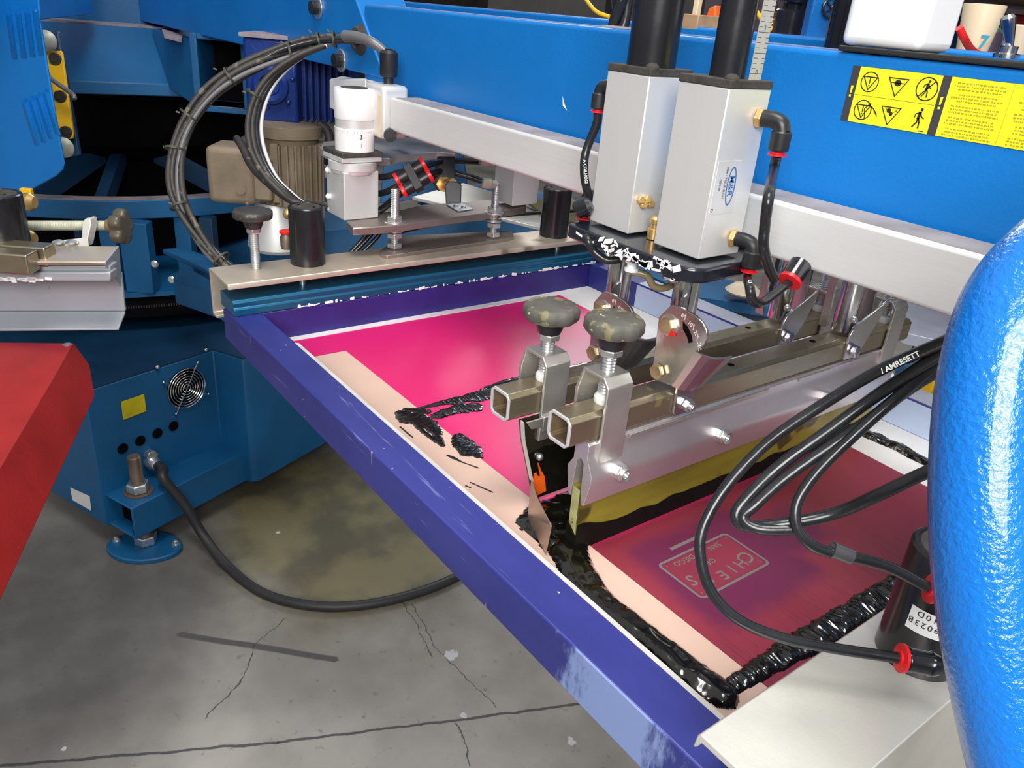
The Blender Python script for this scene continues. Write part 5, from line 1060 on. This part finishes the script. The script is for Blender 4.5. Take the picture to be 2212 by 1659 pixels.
g = G(); g.add([W_(.035, *q) for q in i4] , [(0, 1, 2, 3)]); g.add([W_(.001, i4[0][0] + .0008, i4[0][1] + .0008), W_(.035, i4[0][0] + .0008, i4[0][1] + .0008), W_(.035, i4[3][0] + .0008, i4[3][1] - .0008), W_(.001, i4[3][0] + .0008, i4[3][1] - .0008)], [(0, 1, 2, 3)]); build(g, 'inside_shade', 'void_black', t2)  # black faces paint the shade inside the open tube end
bc = onz(300, 1062, CB + hh); bc = V(bc.x, bc.y, CB + hh)
g = G(); g.lathe([(.034, 0), (.034, .004)], bc, (0, 0, 1), 36); bz = onx(290, 985, bc.x).z
thread(g, bc + V(0, 0, .004), V(bc.x, bc.y, bz), .0155, .003); build(g, 'levelling_bolt', mat('rusty', (.22, .17, .13), .5, .6, .3, 30) and 'rusty', t2)
build(hexbolt(bc + V(0, 0, .004), (0, 0, 1), .027, .024), 'nut', 'zinc', t2, .001)
g = G(); g.cyl((bc.x, bc.y, FZ + .014), (bc.x, bc.y, CB), .014, n=24); build(g, 'lower_stud', 'rusty', t2); build(hexbolt(V(bc.x, bc.y, FZ + .014), (0, 0, 1), .028, .026), 'lower_nut', 'zinc', t2, .001)
u1, u2 = (V(.594, .804, 0)), V(-.804, .594, 0)
g = G(); P = []
for k in range(28):
    a_ = 6.28319 * k / 28; rr_ = .088 if abs(math.cos(a_)) > .8 else .088 * .98
    P.append(V(bc.x, bc.y, FZ) + u1 * .088 * math.cos(a_) * (1 + .06 * math.cos(2 * a_)) + u2 * .062 * math.sin(a_) - u2 * .012)
g.prism(P, (0, 0, .014)); build(g, 'foot_pad', 'blue_shaded', t2, .003)
for s_ in (-1, 1): g = G(); g.lathe([(.011, 0), (.011, .002), (.0075, .003), (.007, .010), (.002, .013)], V(bc.x, bc.y, FZ + .014) + u1 * .074 * s_, (0, 0, 1), 20); build(g, 'anchor_screw', 'zinc', t2)
# power cable lying on the floor
cp = onpan(322, 995, .0)
pts = [cp, cp + pn * .06, dep(352, 1032, (V(*onz(352, 1032, -1.10))).dot(-Vector(RW[2])))] + [onz(x, y, z) for x, y, z in ((400, 1092, -1.18), (440, 1158, -1.26), (490, 1222, FZ + .012), (570, 1282, FZ + .010), (680, 1309, FZ + .010), (790, 1306, FZ + .010), (900, 1281, FZ + .010), (1000, 1240, FZ + .010), (1100, 1180, FZ + .010))]
hose('thick black power cable curving over the concrete floor from the cabinet', pts, .0118, 'black_cable', 'power_cable', cat='cable') if mat('black_cable', (.028, .028, .030), .5, 0, .2, 20) else None
g = G(); g.lathe([(.016, 0), (.018, .006), (.018, .02), (.012, .035)], cp - V(0, 0, 0), pn, 24); g.lathe([(.014, 0), (.016, .02)], cp + V(0, 0, .02), pn, 6); o = build(g, 'cable_gland', 'zinc', None, .001); tag(o, 'grey cable gland where the power cable leaves the cabinet', 'cable gland')
# ------------------------------------------------------------------ louvred cover, yellow bracket
cs, sn = math.cos(math.radians(22.5)), math.sin(math.radians(22.5)); PNm = (-HF * .80 - HR * .42).normalized(); P0 = dep(100, 200, 1.20)
def onl(x, y, l=0): return onp(x, y, P0 + PNm * l, PNm)
t = thing('louvred_cover', 'blue louvred sheet metal cover filling the upper left edge', 'cover panel', onl(60, 410))
g = G(); g.prism([onl(*q) for q in ((-90, -120), (78, -120), (84, 40), (112, 215), (137, 352), (134, 366), (120, 380), (62, 412), (-90, 500))], -PNm * .004); build(g, 'cover_sheet', 'blue_paint', t, .003, 3)
for rw in (((18, 30), (38, 28), (57, 26), (75, 22), (34, 98)), ((52, 222), (67, 216), (82, 208), (97, 200), (70, 92))):
    for k in range(4):
        g = G(); x, y = rw[k]; dx, hgt_ = rw[4][0] * .4, rw[4][1] if False else rw[4][1]
        a = onl(x - 6, y, 0); b_ = onl(x + 7, y, 0); c = onl(x + 7 + dx, y + hgt_, 0); d = onl(x - 6 + dx, y + hgt_, 0); m1 = onl(x + 1, y - 10, .002); top_ = onl(x + 1, y + 4, .009); e = onl(x + 2 + dx, y + hgt_, .0005)
        g.add([a, b_, c, d, top_, e, m1], [(0, 4, 5, 3), (4, 1, 2, 5), (0, 6, 4), (6, 1, 4), (3, 5, 2)])
        build(g, 'louvre', 'blue_paint', t, 0, smooth=20)
t = thing('yellow_bracket', 'yellow flat bar with three dark bolts beside the louvred cover', 'bracket', dep(145, 300, 1.42))
g = G(); g.prism([dep(*q, 1.42) for q in ((96, 110), (130, 110), (134, 116), (158, 292), (156, 300), (132, 301), (126, 290))], HF * .006); build(g, 'yellow_bar', 'yellow', t, .001)
g = G(); g.prism([dep(*q, 1.435) for q in ((90, 70), (125, 68), (172, 335), (130, 345))], HF * .01); build(g, 'backing_bar', 'blue_dark', t, .002)
for x, y in ((121, 127), (132, 208), (144, 285)): g = G(); g.lathe([(.0105, 0), (.0105, .006)], dep(x, y, 1.42), -HF, 24); g.lathe([(.006, .006), (.006, .0065)], dep(x, y, 1.42), -HF, 6); build(g, 'dark_bolt', 'dusty_black', t, .001)
for x, y in ((103, 88), (140, 318)): g = G(); g.lathe([(.017, 0), (.018, .003), (.012, .009), (.004, .011)], dep(x, y, 1.41), -HF, 24); build(g, 'round_bolt', 'bolt_pale', t)
g = G(); g.tube([dep(101, 156, 1.40), dep(110, 170, 1.38), dep(135, 188, 1.38), dep(158, 205, 1.39), dep(161, 214, 1.39)], .0042, 10, 6); build(g, 'lever', 'grey_hose', t)
# ------------------------------------------------------------------ neighbouring print head at the left edge
t = thing('screen_clamp', 'empty aluminium channel clamp of the neighbouring head at the left edge', 'clamp', dep(150, 700, 1.0))
e1_, e2_ = HR, V(0, 0, 1)
P0n = dep(252, 566, .98)
def onn(x, y, l=0): return onp(x, y, P0n - HF * l, HF)
g = G(); g.prism([onn(-120, 566), onn(228, 566), onn(257, 532, -.07), onn(-120, 528, -.07)], V(0, 0, -.004)); g.prism([onn(-120, 565), onn(228, 565), onn(229, 573), onn(-120, 573)], HF * .003); build(g, 'top_flange', 'clamp_dusty', t, .001)
g = G(); g.prism([onn(-120, 590, -.055), onn(262, 590, -.055), onn(270, 672, -.055), onn(-120, 672, -.055)], HF * .004)
g.prism([onn(-120, 672, -.055), onn(271, 672, -.055), onn(256, 709, -.025), onn(-120, 712, -.025)], V(0, 0, -.003)); build(g, 'web_and_lip', 'alu_soft', t, .0006)
g = G(); g.prism([onn(257, 532, -.07), onn(262, 590, -.055), onn(262, 620, -.055), onn(238, 590, -.02), onn(229, 566, 0)], HR * -.003); build(g, 'end_web', 'alu_soft', t)
for n_, ya, yb, l_ in (('rail', 574, 586, -.012), ('rail', 588, 608, -.006)): g = G(); g.prism([onn(-120, ya, l_), onn(238, ya, l_), onn(238, yb, l_), onn(-120, yb, l_)], HF * .02); build(g, 'clamp_bar', 'alu_soft', t, .0015)
g = G()
for k in range(16): x = random.uniform(-5, 120); g.obox(onn(x, 604 + random.uniform(-2, 3), -.005), HR, HF, (0, 0, 1), random.uniform(.002, .008), .0008, random.uniform(.001, .003))
build(g, 'dried_white_ink', 'ink_white', t, .0004)
for (xr, yt, yb, l_, lb) in ((55, 545, 598, .02, 'nearer'), (94, 528, 580, -.01, 'farther')):
    g = G(); a = onn(-120, yt, l_); b_ = onn(xr, yt, l_); hh_ = abs(a.z - onn(-120, yb - 8, l_).z) * .8
    g.obox((a + b_) / 2 + HF * .0127 - V(0, 0, .0127), HR, HF, (0, 0, 1), (b_ - a).length / 2, .0127, .0127); o = build(g, 'holder_tube', 'tube_steel', None, .002, 3); tag(o, '%s of two short square tube ends resting on the clamp at the left edge' % lb, 'square tube', 'tube ends at the left edge')
p = onz(8, 524, -.325); p = dep(10, 520, 1.02); t = aircyl((p.x, p.y, p.z), .030, .062, 'black dusty air cylinder cut off by the left picture edge')
t = thing('adjusting_screw', 'horizontal threaded rod with dark knob behind the left clamp', 'adjusting screw', dep(150, 490, 1.1))
build(thread(G(), dep(55, 487, 1.08), dep(235, 487, 1.08), .0068, .0022), 'threaded_rod', 'bolt_pale', t)
q = dep(232, 488, 1.08); g = G(); g.lathe([(.0095, 0), (.0095, .010), (.013, .012)], q, HR, 24); build(g, 'knob_neck', 'tube_inside', t)
build(lobed(q + HR * .010, .025, .017, 5, .25, ax=tuple(HR)), 'knob_head', mat('knob_bronze', (.10, .085, .06), .35, .1, .3, 30) and 'knob_bronze', t, smooth=45)
g = G(); g.prism([dep(x, y, 1.06) for x, y in ((175, 532), (178, 478), (186, 471), (194, 472), (196, 485), (186, 532))], HF * .012 + HR * .004); g.prism([dep(x, y, 1.05) for x, y in ((105, 540), (112, 520), (190, 512), (192, 534))], V(0, 0, -.004)); build(g, 'support_plate', 'clamp_silver', t, .001)
for x in (127, 155): g = G(); g.lathe([(.0075, 0), (.008, .002), (.004, .004)], dep(x, 525, 1.045), (0, 0, 1), 20); build(g, 'screw', 'zinc', t)
for x, y, lb in ((60, 436, 'upper'), (60, 515, 'lower')):
    g = G(); c = dep(x, y, 1.1); g.lathe([(.010, -.006), (.012, -.004), (.013, .004), (.008, .010)], c, HR, 18); o = build(g, 'brass_fitting', 'brass', None); tag(o, '%s small brass fitting beside the black cylinder at the left edge' % lb, 'fitting', 'brass fittings at the left edge')
g = G(); c = dep(59, 422, 1.12); g.obox(c, HR, HF, (0, 0, 1), .008, .004, .010); o = build(g, 'yellow_clip', 'yellow', None, .001); tag(o, 'small yellow clip above the upper brass fitting at the left edge', 'clip')
# ------------------------------------------------------------------ red pallet
rz = -.45; T1 = onz(160, 741, rz); T0 = onz(-140, 738, rz); T2 = onz(0, 1010, rz); dr = (T2 - T1).normalized(); T3 = T1 + dr * .62; T0b = T0 + dr * .62
B1 = onz(205, 856, rz - .055); B2 = onz(0, 1300, rz - .055); db = (B2 - B1).normalized(); B3 = B1 + db * .5; M1 = onz(192, 790, rz - .020)
t = thing('pallet_box', 'scuffed red painted sheet metal box corner at the lower left edge', 'red box', (T1 + T3) / 2 - V(0, 0, .1))
g = G(); lowA, lowB = T0 - V(0, 0, .10), T0b - V(0, 0, .10)
v = [T1, T3, T0b, T0, B1, B3, lowB, lowA, M1]
g.add(v, [(0, 1, 2, 3), (0, 8, 4, 5, 1), (0, 3, 7, 4, 8), (1, 5, 6, 2), (3, 2, 6, 7), (4, 7, 6, 5)]); build(g, 'box', 'red_paint', t, .0012, 2, smooth=20)
g = G(); c = onz(145, 745, rz); g.lathe([(.0055, 0), (.006, .001), (.003, .0025)], c, (0, 0, 1), 20); build(g, 'corner_screw', 'zinc', t)
# ------------------------------------------------------------------ things on and behind the beam, upper right
g = G(); g.box((-.374, .586, -.0035), (-.3105, .634, .085)); o = build(g, 'white_box', 'white_painted', None, .006, 4); tag(o, 'plain white plastic container standing on the blue beam, upper right', 'container')
g = G(); g.box((-.362, AY - .002, -.0078), (.02, .645, -.0040)); o = build(g, 'black_tray', 'label_black', None, .001); tag(o, 'flat black strip lying along the top edge of the blue beam under the white container', 'strip')
c = dep(2172, 128, .62); c.z = -.0035; t = thing('toggle_switch', 'chrome toggle switch standing on the black strip at the upper right', 'switch', c)
g = G(); g.lathe([(.010, 0), (.010, .003), (.0065, .004), (.0065, .009)], c, (0, 0, 1), 24); build(g, 'bushing', 'chrome', t); g = G(); g.lathe([(.003, 0), (.0052, .016), (.0055, .022), (.003, .0245)], c + V(0, 0, .008), (-.25, -.3, 1), 24); build(g, 'toggle_lever', 'chrome', t)
SZ = dep(2104, 128, 1.05).z
g = G(); c = dep(2104, 92, 1.05); c.z = SZ; g.lathe([(.018, 0), (.026, .065), (.0255, .066), (.0175, .002)], c, (0, 0, 1), 32); cu = build(g, 'paper_cup', 'cup_cream', None); tag(cu, 'cream cup printed with a blue seven on the shelf behind the white container', 'cup')
g = G(); g.text('7', c - HF * .0235 - HR * .006 + V(0, 0, .014), HR, (0, 0, 1), .022, bold=.0006); build(g, 'blue_numeral', mat('print_blue', (.03, .35, .55), .5) and 'print_blue', cu, fixn=False)
sc_ = dep(2190, 128, 1.35); t = thing('shelf', 'shelf with clutter in the dark upper right background', 'shelf', V(sc_.x, sc_.y, FZ))
g = G(); g.obox(V(sc_.x, sc_.y, SZ - .011), HR, HF, (0, 0, 1), .20, .36, .010); build(g, 'board', 'dust_blue', t)
g = G(); g.obox(V(sc_.x, sc_.y, SZ + .10) + HF * .1, HR, HF, (0, 0, 1), .20, .2, .008); build(g, 'top_board', 'wood', t)
for s_ in (-1, 1): g = G(); g.obox(V(sc_.x, sc_.y, (FZ + SZ + .1) / 2) + HR * .195 * s_ + HF * .25, HR, HF, (0, 0, 1), .006, .10, (SZ + .1 - FZ) / 2); build(g, 'upright', 'wall_dark', t)
mat('ring_dark', (.05, .035, .05), .5)
for (x, y, w, h_, d, m_, nm, lb, ct) in ((2165, 52, .035, .024, 1.3, 'green_plastic', 'green_bag', 'green crumpled bag on the shelf, upper right', 'bag'), (2205, 66, .022, .026, 1.22, 'cup_cream', 'cream_pot', 'cream pot at the right edge of the shelf', 'pot'),
        (2120, 38, .04, .032, 1.4, 'blue_dark', 'dark_box', 'dark blue box behind the printed cup on the shelf', 'box'), (2215, 25, .045, .038, 1.45, 'red_paint', 'red_box', 'dark red box at the back of the shelf, upper right', 'box'), (2140, 85, .018, .020, 1.2, 'ring_dark', 'dark_pot', 'dark pot on the shelf right of the cup', 'pot')):
    c = dep(x, y, d); c.z = SZ; g = G()
    if 'pot' in nm: g.lathe([(w * .8, 0), (w, 2 * h_), (w * .9, 2 * h_)], c, (0, 0, 1), 28)
    else: g.obox(c + V(0, 0, h_), HR, HF, (0, 0, 1), w, w * .8, h_)
    o = build(g, nm, m_, None, .003, 3); tag(o, lb, ct)
hose('red cable rising behind the white container at the upper right', [dep(2072, 60, .95), dep(2084, 85, .96), dep(2100, 108, 1.0), V(*dep(2128, 122, 1.05)) * 1.0 + V(0, 0, SZ + .004 - dep(2128, 122, 1.05).z), V(*dep(2160, 122, 1.1)) + V(0, 0, SZ + .004 - dep(2160, 122, 1.1).z)], .0045, 'red_plastic', 'red_cable', cat='cable')
# black ribbed canister, blue post, handwheel behind the beam
c = dep(1707, 62, .92); t = thing('black_canister', 'glossy black canister with a round cap behind the beam right of the scale strip', 'canister', c - V(0, 0, .05))
g = G(); g.lathe([(.021, -.06), (.021, .018), (.019, .020)], c, (.02, 0, 1), 36); build(g, 'canister_body', 'black_gloss', t); g = G(); g.lathe([(.013, .019), (.013, .026), (.021, .028), (.023, .033), (.022, .048), (.014, .052)], c, (.05, 0, 1), 36); build(g, 'canister_cap', 'black_gloss', t)
t = thing('blue_post', 'blue upright post with a black handwheel behind the beam', 'post', dep(1780, 95, .86))
g = G(); c = dep(1782, 20, .86); g.obox(c, HR, HF, (0, 0, 1), .018, .01, .09); build(g, 'post', 'blue_paint', t, .002)
c = dep(1797, 17, .845); g = G(); g.lathe2([(.0095 + .0018 * math.cos(a_), .0018 * math.sin(a_)) for a_ in [k * .785 for k in range(8)]], c, -HF, 32)
for k in range(5): a_ = 6.283 * k / 5; d = HR * math.cos(a_) + V(0, 0, 1) * math.sin(a_); g.tube([c, c + d * .0095], .0014, 8, 1)
g.sph(c, .003, 8); build(g, 'handwheel', 'cylinder_black', t)
# second beam, wood block and clutter behind the arm
g = G(); q = [dep(900, -12, 1.1), dep(1345, 18, .92), dep(1345, 52, .92), dep(1000, 10, 1.05), dep(900, -2, 1.1)]
g = G(); g.box((-1.9, .80, -.06), (.1, .88, -.0005)); o = build(g, 'press_boom', 'blue_paint', None, .003); tag(o, 'second blue beam running parallel just behind the main beam', 'machine arm')
g = G(); g.box((-1.9, .806, -.0005), (.05, .874, .0002)); build(g, 'dust_layer', 'dust_blue', o)
g = G(); c = dep(1490, 50, .98); g.obox(c, (1, 0, 0), (0, 1, 0), (0, 0, 1), .03, .02, .010); o = build(g, 'wood_block', 'wood', None, .001); tag(o, 'small wooden block lying behind the beam between the two black tubes', 'wood block')
g = G(); c = dep(1505, 24, 1.0); g.obox(c, (1, 0, 0), (0, 1, 0), (0, 0, 1), .004, .004, .016); o = build(g, 'wood_peg', 'beige', None, .001); tag(o, 'pale upright peg standing on the wooden block', 'peg')
g = G(); c = ony(1535, 40, .84); g.prism([V(c.x - .012, .84, 0), V(c.x - .006, .84, .022), V(c.x + .004, .84, .026), V(c.x + .010, .84, 0)], (0, .02, 0)); o = build(g, 'orange_clip', 'orange_paint', None, .002); tag(o, 'orange clamp part behind the beam left of the right black tube', 'clamp part')
g = G(); g.prism([dep(x, y, 1.1) for x, y in ((1652, 52), (1656, 6), (1672, 6), (1668, 54))], HF * .02); o = build(g, 'orange_spring_frame', 'orange_paint', None, .001); tag(o, 'orange upright strip with black coil right of the scale strip', 'spring')
g = G()
for k in range(7): c = dep(1668 + (k % 2) * 3, 4 + k * 8, 1.08); g.lathe2([(.005 + .0018 * math.cos(a_), .0018 * math.sin(a_)) for a_ in [j * 1.047 for j in range(6)]], c, (0, .1, 1), 16)
o = build(g, 'coil', 'black_gloss', None); tag(o, 'black coil spring in front of the orange strip', 'spring')
hose('yellow cord slanting behind the beam left of the thick black tube', [ony(1245, -25, .9), ony(1266, 0, .87), ony(1288, 25, .85), V(ony(1296, 34, .85).x + .02, .85, .0028)], .0028, 'yellow', 'yellow_rope', cat='cord')
hose('yellow cord slanting behind the beam right of the scale strip', [ony(1630, 20, .87), ony(1645, 40, .86), ony(1662, 60, .85), V(ony(1668, 64, .85).x + .01, .85, .0028)], .0028, 'yellow', 'yellow_rope', cat='cord')
t = thing('hose_bundle', 'twisted black hoses entering the top of the beam left of the thick black tube', 'hose bundle', ony(1338, 44, .6))
b_ = ony(1338, 46, .60); b_.z = -.008
for k in range(3): a_ = k * 2.09; build(G().tube([b_ + V(.006 * math.cos(a_ + z_ * 50), .006 * math.sin(a_ + z_ * 50), z_) for z_ in (-.01, 0, .015, .03, .05, .08)], .0055, 14, 6), 'hose', 'black_hose', t)
g = G(); g.lathe2([(.010, 0), (.019, 0), (.018, .002), (.010, .0025)], b_, (0, 0, 1), 30); build(g, 'grommet', 'dust', t)
g = G(); g.prism([onz(x, y, -.46) for x, y in ((1330, 560), (1360, 552), (1560, 600), (1700, 640), (1700, 668), (1500, 640))], (0, 0, -.02)); o = build(g, 'machine_plate', 'blue_shaded', None, .001); tag(o, 'blue tapering plate beyond the right rail of the screen', 'machine plate')
g = G(); g.prism([onz(x, y, -.50) for x, y in ((1540, 648), (1700, 655), (1900, 780), (1990, 860), (1850, 860), (1620, 720))], (0, 0, -.01)); o = build(g, 'paper_sheet', 'white_painted', None, .001); tag(o, 'white sheet below the right rail of the screen', 'sheet')
g = G(); g.prism([onz(x, y, -.44) for x, y in ((1880, 560), (2140, 640), (2140, 760), (1960, 720), (1840, 640))], (0, 0, -.02)); o = build(g, 'machine_plate', 'tape_lilac', None, .001); tag(o, 'greyish lilac plate beyond the right rail under the aluminium bar', 'machine plate')
c = onz(1606, 628, -.44); g = G(); g.lathe([(.030, -.004), (.034, 0), (.020, .012), (.002, .015)], c, (0, 0, 1), 32); o = build(g, 'cream_pad', 'cup_cream', None); tag(o, 'cream domed pad beyond the right rail, left of the short hose loop', 'pad')
g = G(); c = onz(2000, 825, -.46); g.obox(c, (1, 0, 0), (0, 1, 0), (0, 0, 1), .02, .02, .02); o = build(g, 'yellow_block', 'yellow', None, .002); tag(o, 'yellow block beyond the right rail beside the blue guard tube', 'block')
g = G(); c = onz(1965, 810, -.46); g.obox(c, (1, 0, 0), (0, 1, 0), (0, 0, 1), .015, .02, .02); o = build(g, 'blue_block', 'blue_shaded', None, .002); tag(o, 'blue block beyond the right rail, left of the yellow block', 'block')
# small fitting by the left air cylinder
g = G(); c = dep(618, 505, 1.03); g.lathe([(.007, -.020), (.008, -.016), (.008, -.004), (.006, 0)], c, (0, 0, 1), 18); t = thing('port_fitting', 'small brown fitting with red ring left of the black cylinder on the rear clamp', 'fitting', c - V(0, 0, .02)); build(g, 'body', 'rusty', t); g = G(); g.lathe([(.0065, 0), (.0085, .001), (.0085, .004), (.005, .005)], c, (0, 0, 1), 18); build(g, 'red_ring', 'red_plastic', t)
g = G(); g.sph(dep(622, 462, 1.05), .007, 8); build(g, 'brass_tip', 'brass', t)
# dark machinery beyond, filling the far background
for (x, y, w, h_, d, m_, lb) in ((1180, 5, .14, .16, 1.9, 'wall_dark', 'dark machine box far behind the beam, left of the thick black tube'), (1420, -5, .1, .2, 2.2, 'wall_dark', 'dark cabinet far behind the two black tubes'), (1600, 0, .12, .2, 2.4, 'ring_dark', 'dark shelf unit behind the scale strip'), (1950, 20, .3, .25, 2.6, 'wall_dark', 'dark cabinet behind the white container'), (2150, 20, .2, .3, 2.2, 'ring_dark', 'dark cupboard behind the shelf, upper right corner')):
    c = dep(x, y, d); g = G(); g.obox(c, HR, HF, (0, 0, 1), w, .05, h_); o = build(g, 'cabinet', m_, None, .003); tag(o, lb, 'cabinet')
